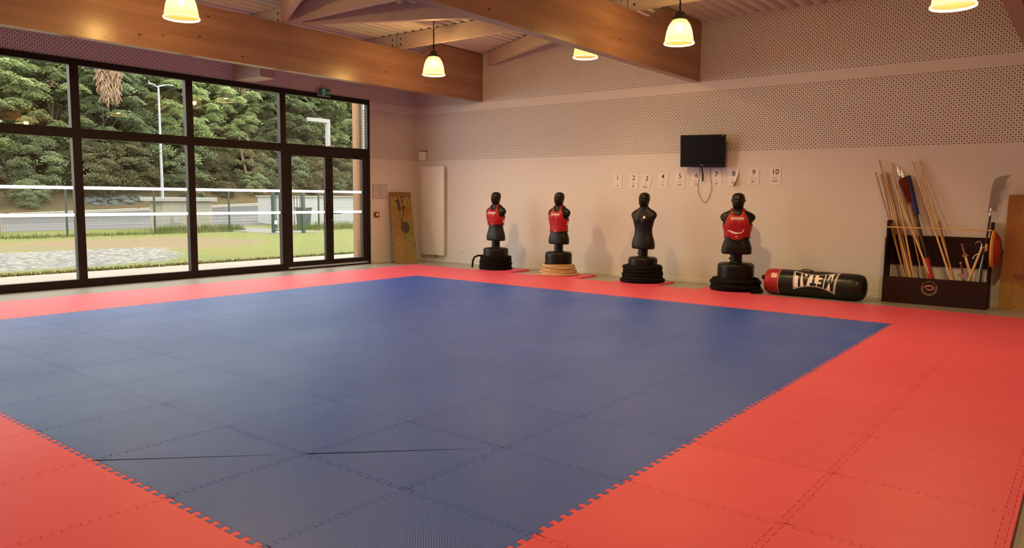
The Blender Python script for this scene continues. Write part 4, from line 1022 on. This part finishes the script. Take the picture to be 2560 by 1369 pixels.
for col, v0, n, dv in ((.90, .905, 5, .036), (.80, .865, 5, .036), (.125, .535, 4, .042)):
    for k in range(n):
        v = v0-dv*k; mb = MB(); w = .9 if col > .5 else .7
        stroke(mb, [(col-.035*w, v+.008, .004), (col+.035*w, v+.010, .0045)]); stroke(mb, [(col+rnd.uniform(-.01, .01), v+.014, .0035), (col+rnd.uniform(-.015, .015), v-.014, .0045)]); stroke(mb, [(col-.03*w, v-.010, .0035), (col+.03*w, v-.006-.004*(k % 2), .004)])
        mb.build('small_character', M_FINK, t)
mb = MB()
for q in range(3): stroke(mb, [(.74, .70-.035*q, .004), (.84, .70-.035*q, .004), (.85, .675-.035*q, .004), (.74, .675-.035*q, .004), (.74, .70-.035*q, .004)])
mb.build('seal_mark', mat('red_seal', (.38, .08, .03), .5), t)
mb = MB(); n = 30
out = [(.60+.205*math.cos(2*PI*k/n)*(1+.05*math.sin(k*2.3)), .50+.083*math.sin(2*PI*k/n)*(1+.06*math.sin(k*3.7))) for k in range(n)]
mb.add([BP(u, v, .017) for u, v in out], [tuple(range(n))]); 
for s in ([(.66, .44, .012), (.70, .41, .006)], [(.58, .39, .006), (.55, .35, .008), (.57, .33, .004)], [(.86, .43, .008), (.89, .40, .012)], [(.95, .27, .012), (.955, .23, .010)]): stroke(mb, s)
mb.build('painted_disc', mat('disc_ink', (.035, .018, .014), .5, (.07, .032, .02), 16), t)
mb = MB()
for v in (.355, .335, .29, .27, .175, .135, .12):
    for q in range(2): stroke(mb, [(.16+rnd.uniform(0, .06), v+rnd.uniform(-.01, .01), .006), (.28+rnd.uniform(0, .1), v+rnd.uniform(-.01, .01), .006)])
mb.build('pale_characters', mat('pale_brush', (.42, .30, .16), .5), t)
# ================================================================ OUTSIDE
EXT = .385
def dim(c): return tuple(q*EXT for q in c)
def xmat(name, c, rough=.5, c2=None, *a, **k): return mat(name, dim(c), rough, dim(c2) if c2 else None, *a, **k)
GZ = -.06
def kz(y): return .10+max(-.1, min(1.1, .036*(y-3)))
def gz(x, y):
    """ground height: flat yard, road climbing away, wooded bank"""
    if x > -29.5: return GZ
    k = kz(y)
    if x > -41.5: return GZ+(k-GZ)*(-29.5-x)/12
    if x > -44: return k+.14+(-41.5-x)*.05
    return k+.27+(-44-x)*.62
def terrain(name, xs, ys, dz, m, lab=None, solid=.0):
    mb = MB(); g = [[Vector((x, y, gz(x, y)+dz(x, y))) for y in ys] for x in xs]
    mb.ringed(g, False, False, False); return tag(mb.build(name, m, fix=False, smooth=180), kind='structure')
def rng(a, b, s):
    n = max(1, int(round(abs(b-a)/s))); return [a+(b-a)*i/n for i in range(n+1)]
def yardmat():
    m, N, L, P = nt('lawn'); P.inputs['Roughness'].default_value = .9; P.inputs['Specular IOR Level'].default_value = .1
    geo = nd(N, 'ShaderNodeNewGeometry'); sx = nd(N, 'ShaderNodeSeparateXYZ'); L.new(geo.outputs['Position'], sx.inputs[0])
    big = noi(N, L, geo.outputs['Position'], .35, 4); fine = noi(N, L, geo.outputs['Position'], 7, 6, .7)
    col = mixc(N, L, ramp(N, L, fine, .3, .7), dim((.22, .25, .07)), dim((.35, .37, .13)))
    brown = mixc(N, L, ramp(N, L, fine, .3, .7), dim((.30, .22, .13)), dim((.40, .32, .20)))
    # worn earth between the gravel and the fence
    bx = mth(N, L, 'DIVIDE', mth(N, L, 'ADD', sx.outputs[0], 16.5), 4.2); by = mth(N, L, 'DIVIDE', mth(N, L, 'SUBTRACT', sx.outputs[1], 1.2), 5.0)
    d = mth(N, L, 'ADD', mth(N, L, 'MULTIPLY', bx, bx), mth(N, L, 'MULTIPLY', by, by))
    f = mth(N, L, 'SUBTRACT', mth(N, L, 'ADD', 1.25, mth(N, L, 'MULTIPLY', mth(N, L, 'SUBTRACT', big, .5), 2.6)), d)
    col = mixc(N, L, ramp(N, L, f, 0, .8), col, brown)
    # gravel patch
    gx = mth(N, L, 'DIVIDE', mth(N, L, 'ADD', sx.outputs[0], 11.3), 3.4)
    gy = mth(N, L, 'DIVIDE', mth(N, L, 'ADD', sx.outputs[1], mth(N, L, 'MULTIPLY_ADD', sx.outputs[0], .35, 8.2)), 4.6)
    d2 = mth(N, L, 'ADD', mth(N, L, 'POWER', mth(N, L, 'ABSOLUTE', gx), 4), mth(N, L, 'POWER', mth(N, L, 'ABSOLUTE', gy), 4))
    f2 = mth(N, L, 'SUBTRACT', mth(N, L, 'ADD', 1.0, mth(N, L, 'MULTIPLY', mth(N, L, 'SUBTRACT', big, .5), 1.2)), d2)
    vo = nd(N, 'ShaderNodeTexVoronoi'); vo.inputs['Scale'].default_value = 9; L.new(geo.outputs['Position'], vo.inputs['Vector'])
    st = nd(N, 'ShaderNodeSeparateColor'); L.new(vo.outputs['Color'], st.inputs[0])
    grav = mixc(N, L, st.outputs[0], dim((.17, .165, .155)), dim((.56, .55, .51)))
    L.new(mixc(N, L, ramp(N, L, f2, 0, .35), col, grav), P.inputs['Base Color'])
    bump(N, L, P, fine, .6, .05); return m
terrain('ground', rng(-6.6, -30, 1.2), rng(-16, 46, 2), lambda x, y: 0, yardmat())
M_CONC = xmat('pale_concrete', (.50, .48, .41), .8, (.45, .43, .37), 1.2)
tag(MB().box((-6.62, -16, -.3), (XW-.25, 20, GZ+.015)).build('concrete_apron', M_CONC), kind='structure')
terrain('road', rng(-29.0, -41.5, 1.5), rng(-16, 60, 3), lambda x, y: .006, xmat('asphalt', (.15, .155, .17), .85, (.18, .185, .20), .8, detail=6))
def stripe(x0, x1, name): terrain(name, [x0, x1], rng(-16, 60, 2), lambda x, y: .014, xmat('road_paint', (.75, .75, .72), .7))
stripe(-33.0, -33.16, 'road_line'); stripe(-34.9, -35.06, 'road_line'); stripe(-31.0, -31.12, 'road_line')
kb = MB(); ys = rng(-16, 60, 2)
kb.ringed([[Vector((-41.5, y, kz(y))) for y in ys], [Vector((-41.5, y, kz(y)+.17)) for y in ys], [Vector((-43.6, y, kz(y)+.26)) for y in ys]], False, False, False)
tag(kb.build('pavement', M_CONC, fix=False), kind='structure')
terrain('bank', rng(-43.6, -46, 1.2)+rng(-47, -66, 3), rng(-20, 66, 2), lambda x, y: .3*noise.noise((x*.5, y*.5, 0)) if x < -45 else .02, xmat('leaf_litter_bank', (.26, .18, .10), .95, (.20, .18, .09), .9, detail=8, spec=.1))
tag(MB().box((-19.4, 9.4, -.2), (-29.0, 12.6, GZ+.012)).build('gate_path', xmat('path_grey', (.27, .265, .25), .9)), kind='structure')

# grass blades along the fence and the apron
def tufts():
    m = MB(); rnd = random.Random(3)
    def blade(x, y, h):
        a = rnd.uniform(0, PI); dx, dy = math.cos(a)*.02, math.sin(a)*.02; lx, ly = rnd.uniform(-.06, .06), rnd.uniform(-.06, .06); z = GZ-.01
        m.add([(x-dx, y-dy, z), (x+dx, y+dy, z), (x+lx, y+ly, z+h)], [(0, 1, 2)])
    for k in range(3200): blade(-23.0+rnd.gauss(0, .55), rnd.uniform(-4, 9.3), rnd.uniform(.06, .26)*(.6+.4*math.sin(k*.01)))
    for k in range(1500): blade(-24.5+rnd.gauss(0, .5), rnd.uniform(6.2, 10.6), rnd.uniform(.15, .42))
    for k in range(2200): blade(-22.6+rnd.gauss(0, .9), rnd.uniform(12.9, 22), rnd.uniform(.15, .5))
    for k in range(4200): blade(-6.75-abs(rnd.gauss(0, .22)), rnd.uniform(-9, 8), rnd.uniform(.03, .09))
    for k in range(0): blade(rnd.uniform(-22, -8), rnd.uniform(-2, 14), rnd.uniform(.03, .09))
    return m
o = tufts().build('grass', xmat('grass_blades', (.17, .24, .05), .8, (.30, .33, .12), .7, spec=.1), fix=False); tag(o, 'rough green grass along the fence and the concrete edge', 'grass', kind='stuff')

# fence
M_FGREEN = xmat('dark_green_paint', (.018, .045, .038), .5)
def fence(p0, p1, label, n, ptop=2.02, gy=True):
    p0, p1 = Vector((*p0, GZ)), Vector((*p1, GZ)); d = (p1-p0); L = d.length; u = d.normalized()
    t = thing('mesh_fence', tuple(p0), label, 'fence', 'mesh fences')
    for k in range(n+1):
        q = p0+d*k/n
        m = MB(); m.box((q.x-.035, q.y-.035, GZ-.05), (q.x+.035, q.y+.035, ptop+.06)); m.build('fence_post', M_FGREEN, t)
    for k in range(n):
        m = MB(); a = p0+d*k/n; b = p0+d*(k+1)/n; l = (b-a).length
        for i in range(1, int(l/.10)):
            q = a+u*(i*.10); m.box((q.x-.002, q.y-.002, GZ+.04), (q.x+.002, q.y+.002, ptop))
        for i in range(11):
            z = GZ+.05+i*.195; w = .003
            m.add([a+Vector((0, 0, z-GZ-w)), b+Vector((0, 0, z-GZ-w)), b+Vector((0, 0, z-GZ+w)), a+Vector((0, 0, z-GZ+w)), a+Vector((.006, 0, z-GZ-w)), b+Vector((.006, 0, z-GZ-w)), b+Vector((.006, 0, z-GZ+w)), a+Vector((.006, 0, z-GZ+w))], [(0, 1, 2, 3), (7, 6, 5, 4), (0, 4, 5, 1), (3, 2, 6, 7)])
        m.build('mesh_panel', M_FGREEN, t, fix=False)
fence((-23.0, -6.2), (-22.6, 8.95), 'dark green mesh fence between the yard and the road', 4)
fence((-22.3, 14.3), (-21.8, 24.5), 'dark green mesh fence before the white building', 3)
t = thing('garden_gate', (-19.7, 10.4, GZ), 'green barred metal gate standing between two thick posts', 'gate')
ga, gb = Vector((-20.1, 9.85, GZ)), Vector((-19.15, 10.95, GZ)); gd = gb-ga
for q in (ga, gb): MB().box((q.x-.07, q.y-.07, GZ-.05), (q.x+.07, q.y+.07, 1.97)).build('gate_post', xmat('gate_green', (.02, .075, .06), .45), t)
m = MB()
for k in range(9):
    q = ga+gd*(.1+.8*k/8); m.box((q.x-.013, q.y-.013, .08), (q.x+.013, q.y+.013, 1.88))
for z in (.08, 1.86): m.tube([ga+gd*.06+Vector((0, 0, z+.06)), ga+gd*.94+Vector((0, 0, z+.06))], .022, 6)
m.build('gate_leaf', M_FGREEN, t)
m = MB(); q = ga+gd*.06; m.bbox((q.x-.05, q.y-.06, .38), (q.x+.10, q.y+.06, .56), .01); m.build('lock_box', M_WHITE, t)
o = MB().box((-20.2, 10.0, GZ-.03), (-20.0, 10.0+.01, GZ)); 

# utility block
t = thing('utility_block', (-26.5, 8.2, GZ), 'pale block shed with an overhanging flat lid beyond the fence', 'shed')
MB().box((-27.4, 7.25, GZ-.1), (-26.0, 10.0, 1.45)).build('walls', xmat('cream_wall', (.58, .55, .43), .85, (.52, .50, .40), 1), t)
MB().bbox((-27.6, 6.85, 1.45), (-25.8, 10.2, 1.66), .01).build('lid', xmat('lid_grey', (.55, .55, .52), .8), t)
MB().box((-25.99, 6.75, GZ-.1), (-25.7, 7.45, .85)).build('meter_box', xmat('meter_box_grey', (.5, .5, .47), .8), t)
MB().box((-26.0, 7.75, .30), (-25.98, 8.25, .62)).build('vent', xmat('lid_grey', (.5, .5, .5)), t)
# white building, bin
t = thing('white_building', (-27.5, 20, GZ), 'low white building wall behind the wheeled bin', 'building')
MB().box((-31, 16.1, GZ-.1), (-27.0, 30, 1.72)).build('wall', xmat('white_render', (.66, .69, .70), .8), t)
MB().box((-31.1, 16.0, 1.72), (-26.9, 30.1, 1.80)).build('coping', xmat('lid_grey', (.5, .5, .5)), t)
t = thing('wheeled_bin', (-23.6, 14.6, GZ), 'grey wheeled bin standing by the white building', 'bin')
bx, by = -24.3, 14.75; m = MB()
m.ringed([[Vector((bx+sx*w, by+sy*w, z)) for sx, sy in ((-1, -1), (1, -1), (1, 1), (-1, 1))] for w, z in ((.26, GZ+.10), (.33, 1.05))]); m.build('bin_body', xmat('bin_grey', (.13, .15, .18), .5), t)
m = MB(); m.bbox((bx-.37, by-.37, 1.05), (bx+.37, by+.37, 1.15), .03); m.build('bin_lid', xmat('bin_lid_grey', (.16, .18, .20), .5), t)
m = MB(); [m.cyl((bx-.2, by+s*.33, GZ+.105), (bx-.2, by+s*.27, GZ+.105), .10, n=16) for s in (-1, 1)]; m.build('bin_wheels', M_BLACK, t, smooth=40)
# porch post, downpipe, lamp mast, street lamp, cabinet
o = MB().bbox((-5.60, 2.83, GZ), (-5.42, 2.98, 5.6), .004).build('porch_post', xmat('orange_wood', (.52, .26, .10), .6, (.45, .21, .08), 3, (6, 6, .6)), org=(-5.5, 2.9, GZ)); tag(o, 'orange timber post outside the glass door', 'post')
tag(MB().bbox((-5.52, 3.01, GZ), (-5.30, 3.2, 5.6), .01).build('trim_1', M_CONC, org=(-5.4, 3.1, GZ)), kind='structure')
m = MB(); m.box((-12.06, 6.86, GZ), (-11.92, 7.0, 4.83)); m.box((-12.06, 5.98, 4.69), (-11.92, 6.86, 4.83)); o = m.build('light_mast', xmat('mast_grey', (.42, .44, .44), .5), org=(-12, 6.9, GZ)); tag(o, 'pale square mast with a sideways arm seen above the door', 'mast')
lx, ly = -44.6, 16.65
t = thing('street_lamp', (lx, ly, gz(lx, ly)), 'tall grey street lamp in front of the trees', 'street lamp')
MB().cyl((lx, ly, gz(lx, ly)-.1), (lx, ly, 9.9), .13, .075, n=12).build('lamp_post', M_GALV, t, smooth=40)
m = MB(); m.tube([(lx, ly, 9.8), (lx, ly+.02, 10.0), (lx+.1, ly+.5, 10.12), (lx+.15, ly+1.0, 10.15)], .06, 8); m.tube([(lx, ly, 9.9), (lx, ly-.4, 10.05), (lx, ly-.75, 10.2)], .05, 8); m.build('lamp_arm', M_GALV, t, smooth=60)
m = MB(); m.sphere((lx+.15, ly+.85, 10.14), .3, 14, 8, (.6, 1.2, .22)); m.sphere((lx, ly-.5, 10.08), .26, 14, 8, (.6, 1.2, .22)); m.build('lamp_head', M_GALV, t, smooth=60)
o = MB().bbox((-27.8, -1.1, GZ), (-27.0, .28, 1.72), .2).build('roadside_cabinet', xmat('peach_paint', (.55, .40, .28), .6), org=(-27.4, -1.2, GZ), smooth=60); tag(o, 'peach coloured cabinet at the roadside, cut by the left edge of the photo', 'cabinet')

# ---------------------------------------------------------------- trees
def leafmat(name, a, b, c):
    a, b, c = dim(a), dim(b), dim(c)
    m, N, L, P = nt(name); P.inputs['Roughness'].default_value = .7; P.inputs['Specular IOR Level'].default_value = .25
    geo = nd(N, 'ShaderNodeNewGeometry'); oi = nd(N, 'ShaderNodeObjectInfo')
    n = noi(N, L, geo.outputs['Position'], .55, 3); f = noi(N, L, geo.outputs['Position'], 5, 2)
    col = mixc(N, L, ramp(N, L, n, .36, .66), a, b); col = mixc(N, L, ramp(N, L, f, .45, .75), col, c)
    hs = nd(N, 'ShaderNodeHueSaturation'); L.new(mth(N, L, 'MULTIPLY_ADD', oi.outputs['Random'], .5, .75), hs.inputs['Value']); L.new(col, hs.inputs['Color'])
    L.new(hs.outputs[0], P.inputs['Base Color'])
    tr = nd(N, 'ShaderNodeBsdfTranslucent'); L.new(hs.outputs[0], tr.inputs[0]); mx = nd(N, 'ShaderNodeMixShader'); mx.inputs[0].default_value = .42
    out = N['Material Output']; L.new(P.outputs[0], mx.inputs[1]); L.new(tr.outputs[0], mx.inputs[2]); L.new(mx.outputs[0], out.inputs[0]); return m
M_LEAF = leafmat('acacia_leaf', (.62, .80, .36), (.86, 1.05, .50), (1.1, 1.2, .64))
M_LEAF2 = leafmat('dark_leaf', (.46, .60, .32), (.62, .78, .42), (.84, .94, .56))
M_IVY = leafmat('ivy_leaf', (.42, .46, .23), (.58, .53, .30), (.72, .70, .40))
M_BARK = xmat('grey_bark', (.30, .24, .19), .9, (.22, .17, .13), 6)
def crown(seed, rx, ry, h, nclump, leaf, frond=True, per=26):
    """drooping clumps of pinnate fronds over an egg-shaped crown; every frond is a curved row of leaflets"""
    rnd = random.Random(seed); m = MB()
    for c in range(nclump):
        a = rnd.uniform(0, 2*PI); t = rnd.random()**.8; el = math.asin(2*t-1)
        cx, cy, cz = rx*math.cos(a)*math.cos(el)*rnd.uniform(.65, 1), ry*math.sin(a)*math.cos(el)*rnd.uniform(.65, 1), h*.5+h*.5*math.sin(el)
        R = rnd.uniform(.7, 1.35)
        for f in range(per):
            b = rnd.uniform(0, 2*PI); e = rnd.uniform(.0, 1.2); L = R*rnd.uniform(.5, 1.0)
            d = Vector((math.cos(b)*math.cos(e), math.sin(b)*math.cos(e), math.sin(e)*.55))
            p = Vector((cx, cy, cz)) + Vector((rnd.gauss(0, .1), rnd.gauss(0, .1), rnd.gauss(0, .08)))
            steps = 5 if frond else 3
            side = Vector((-math.sin(b), math.cos(b), 0))
            for s in range(steps):
                q = p + d*(L*(s+.6)/steps) + Vector((0, 0, -.55*L*((s+.6)/steps)**2))
                w = leaf*(1-.1*s)*rnd.uniform(.8, 1.2); dr = Vector((0, 0, -w*.5))
                for sg in (-1, 1):
                    o = side*sg
                    m.add([q, q+d*w*.35+o*w*.45+dr*.35, q+o*w+dr, q-d*w*.30+o*w*.5+dr*.4], [(0, 1, 2, 3)])
    return m
def crown_mesh(name, *a, m): return crown(*a[:6], **(a[6] if len(a) > 6 else {})).mesh(name, m, fix=False)
CROWNS = [crown(11, 3.0, 3.0, 7.5, 125, .34).mesh('crown', M_LEAF, fix=False), crown(12, 3.3, 3.0, 8.0, 130, .36).mesh('crown', M_LEAF, fix=False), crown(13, 3.0, 3.2, 7.5, 125, .32).mesh('crown', M_LEAF2, fix=False), crown(14, 3.5, 3.4, 8.5, 135, .38).mesh('crown', M_LEAF2, fix=False)]
def trunk_mesh(seed, h, lean):
    rnd = random.Random(seed); m = MB(); pts = [Vector((lean*(k/6)**1.5*.6+rnd.gauss(0, .03), lean*(k/6)*1.0+rnd.gauss(0, .03), -.4+(h+.4)*k/6)) for k in range(7)]
    m.tube(pts, [.15-.015*k for k in range(7)], 8)
    for k in range(5):
        q = pts[4+k % 3]; a = rnd.uniform(0, 2*PI); m.tube([q, q+Vector((math.cos(a)*.6, math.sin(a)*.6, .8)), q+Vector((math.cos(a)*1.3, math.sin(a)*1.3, 1.9))], [.06, .045, .02], 6)
    return m.mesh('trunk', M_BARK, smooth=80)
TRUNKS = [trunk_mesh(1, 6, .3), trunk_mesh(2, 6, -.4)]
def tree(k, x, y, base, sc, ci, lb, rz, grp='trees on the bank'):
    r = thing('tree', (x, y, gz(x, y)), lb, 'tree', grp); r.rotation_euler.z = rz
    c = bpy.data.objects.new('crown', CROWNS[ci]); COL.objects.link(c); c.parent = r; c.location = (0, 0, base); c.scale = (sc, sc, sc)
    t_ = bpy.data.objects.new('trunk', TRUNKS[k % 2]); COL.objects.link(t_); t_.parent = r; t_.scale = (1, 1, max(.6, (base+3)/6))
    return r
rnd = random.Random(21)
FR = [(-47.2, -2.0, 2.6, 1.0, 0), (-47.6, 2.6, 2.4, 1.05, 1), (-47.0, 6.2, 2.2, 1.0, 0), (-47.8, 10.0, 2.0, 1.1, 1), (-47.0, 13.4, 2.4, 1.0, 2), (-48.6, 16.6, 2.6, 1.0, 2), (-47.4, 20.0, 2.4, 1.05, 1), (-47.2, 23.2, 2.6, 1.0, 0), (-48.8, 26.4, 4.2, 1.0, 0), (-47.2, 29.4, 1.8, 1.05, 2), (-47.0, 32.6, 2.8, 1.1, 0), (-47.2, 36.4, 2.6, 1.1, 0), (-47.2, 40.6, 2.8, 1.1, 1)]
LBL = 'front row tree %s'
PLACE = ['beyond the left edge of the windows', 'at the left edge of the first window', 'filling the first window from the left', 'behind the first mullion from the left', 'behind the dried brown foliage', 'behind the street lamp', 'at the second mullion from the left', 'left in the third window', 'behind the pair of bare trunks', 'at the left side of the glass door', 'behind the pale mast over the door', 'behind the orange porch post', 'beyond the orange porch post']
for k, ((x, y, b, s, ci), pl) in enumerate(zip(FR, PLACE)): tree(k, x, y, b, s, ci, 'feathery green tree on the bank, %s' % pl, rnd.uniform(0, 6))
BK = [(-53.5, 0, 4.2, 1.25, 3), (-54, 5.5, 4.4, 1.3, 2), (-53, 11, 4.6, 1.3, 3), (-54, 16.5, 4.6, 1.3, 3), (-53, 22, 4.4, 1.3, 2), (-54, 27.5, 4.6, 1.3, 3), (-53, 33, 4.4, 1.3, 2), (-54, 38.5, 4.4, 1.3, 3), (-53, 44.5, 4.2, 1.3, 3)]
for k, (x, y, b, s, ci) in enumerate(BK): tree(k, x, y, b, s, ci, 'dark tree in the back row, rising behind the feathery trees', rnd.uniform(0, 6), 'back row of dark trees')
SHR = [crown(31, 1.9, 2.6, 3.6, 95, .20, False, 34).mesh('foliage', M_IVY, fix=False), crown(32, 2.1, 2.8, 4.0, 100, .21, False, 34).mesh('foliage', M_LEAF2, fix=False), crown(33, 1.8, 2.4, 3.2, 90, .19, False, 34).mesh('foliage', M_IVY, fix=False)]
for k in range(66):
    row = min(3, k // 16); y = -5 + (k % 16)*3.3 + rnd.uniform(-.5, .5) + row*1.2; x = (-46.6, -48.8, -51.2, -45.0)[row]+rnd.uniform(-.5, .5)
    if row == 3: y = -4+(k-48)*2.9
    if row == 3 and 9 < y < 18: continue
    o = bpy.data.objects.new('undergrowth_bush', SHR[k % 3]); COL.objects.link(o); o.location = (x, y, gz(x, y)-(.25 if row in (0, 3) else .0)); o.rotation_euler.z = rnd.uniform(0, 6); s = rnd.uniform(.9, 1.2)*(.42 if row == 3 else 1); o.scale = (s, s, s*(1.25 if row in (1, 2) else 1))
    tag(o, 'ivy covered bush low on the bank behind the road' if row in (0, 3) else 'dark bush higher on the bank among the trunks', 'bush', 'bushes low on the bank' if row in (0, 3) else 'bushes high on the bank')
# two bare trunks and the dried hanging foliage
for (x, y, ty, lb) in ((-45.6, 24.85, -.5, 'bare pinkish trunk, left of the two before the bank'), (-45.6, 25.95, -.75, 'bare pinkish trunk leaning left, right of the two before the bank')):
    z = gz(x, y); o = MB().tube([(x, y, z-.2), (x-.1, y+ty*.4, z+1.4), (x-.2, y+ty, z+2.9), (x-.5, y+ty*1.3, z+5)], [.16, .14, .12, .08], 10).build('bare_trunk', xmat('pink_bark', (.42, .29, .21), .9, (.34, .22, .15), 5), org=(x, y, z), smooth=60); tag(o, lb, 'tree trunk', 'bare trunks')
def dried():
    m = MB(); r = random.Random(6)
    top = Vector((-43.6, 12.6, 10.3))
    for k in range(520):
        y = r.uniform(-.75, .75); z0 = r.uniform(-1.7, .7); L = r.uniform(.3, .7)*(1.2-abs(y)*.6); x = r.uniform(-.5, .5)
        p = top+Vector((x, y*(1.0-.28*max(0, -.2-z0)), z0)); q = p+Vector((r.uniform(-.1, .1), r.uniform(-.22, .18), -L)); m.tube([p, (p+q)/2+Vector((.05, r.uniform(-.08, .08), 0)), q], [.025, .05, .015], 5)
    m.tube([top+Vector((-4, .2, 1.0)), top+Vector((-1.5, .1, .9)), top+Vector((0, 0, .4))], [.09, .07, .05], 6)
    return m
o = dried().build('dried_foliage', xmat('dried_leaves', (.62, .42, .27), .9, (.46, .29, .17), 4), org=(-43.6, 11.6, 9.5), fix=False, smooth=60); tag(o, 'hanging clump of dried brown foliage at the top of the second window', 'dead foliage')
m = MB(); r_ = random.Random(8)
for k in range(46):
    x, y = -44.6+r_.uniform(-.5, .3), 13.0+r_.uniform(-2.2, 2.2); m.sphere((x, y, gz(x, y)+r_.uniform(.02, .22)), r_.uniform(.12, .26), 10, 7, (1, 1.3, .7))
o = m.build('rock_facing', xmat('blue_grey_rock', (.22, .25, .25), .9, (.15, .18, .17), 3, bmp=.5), org=(-44.6, 13, .9)); tag(o, 'blue-grey rocks at the foot of the bank', 'rocks', kind='stuff')
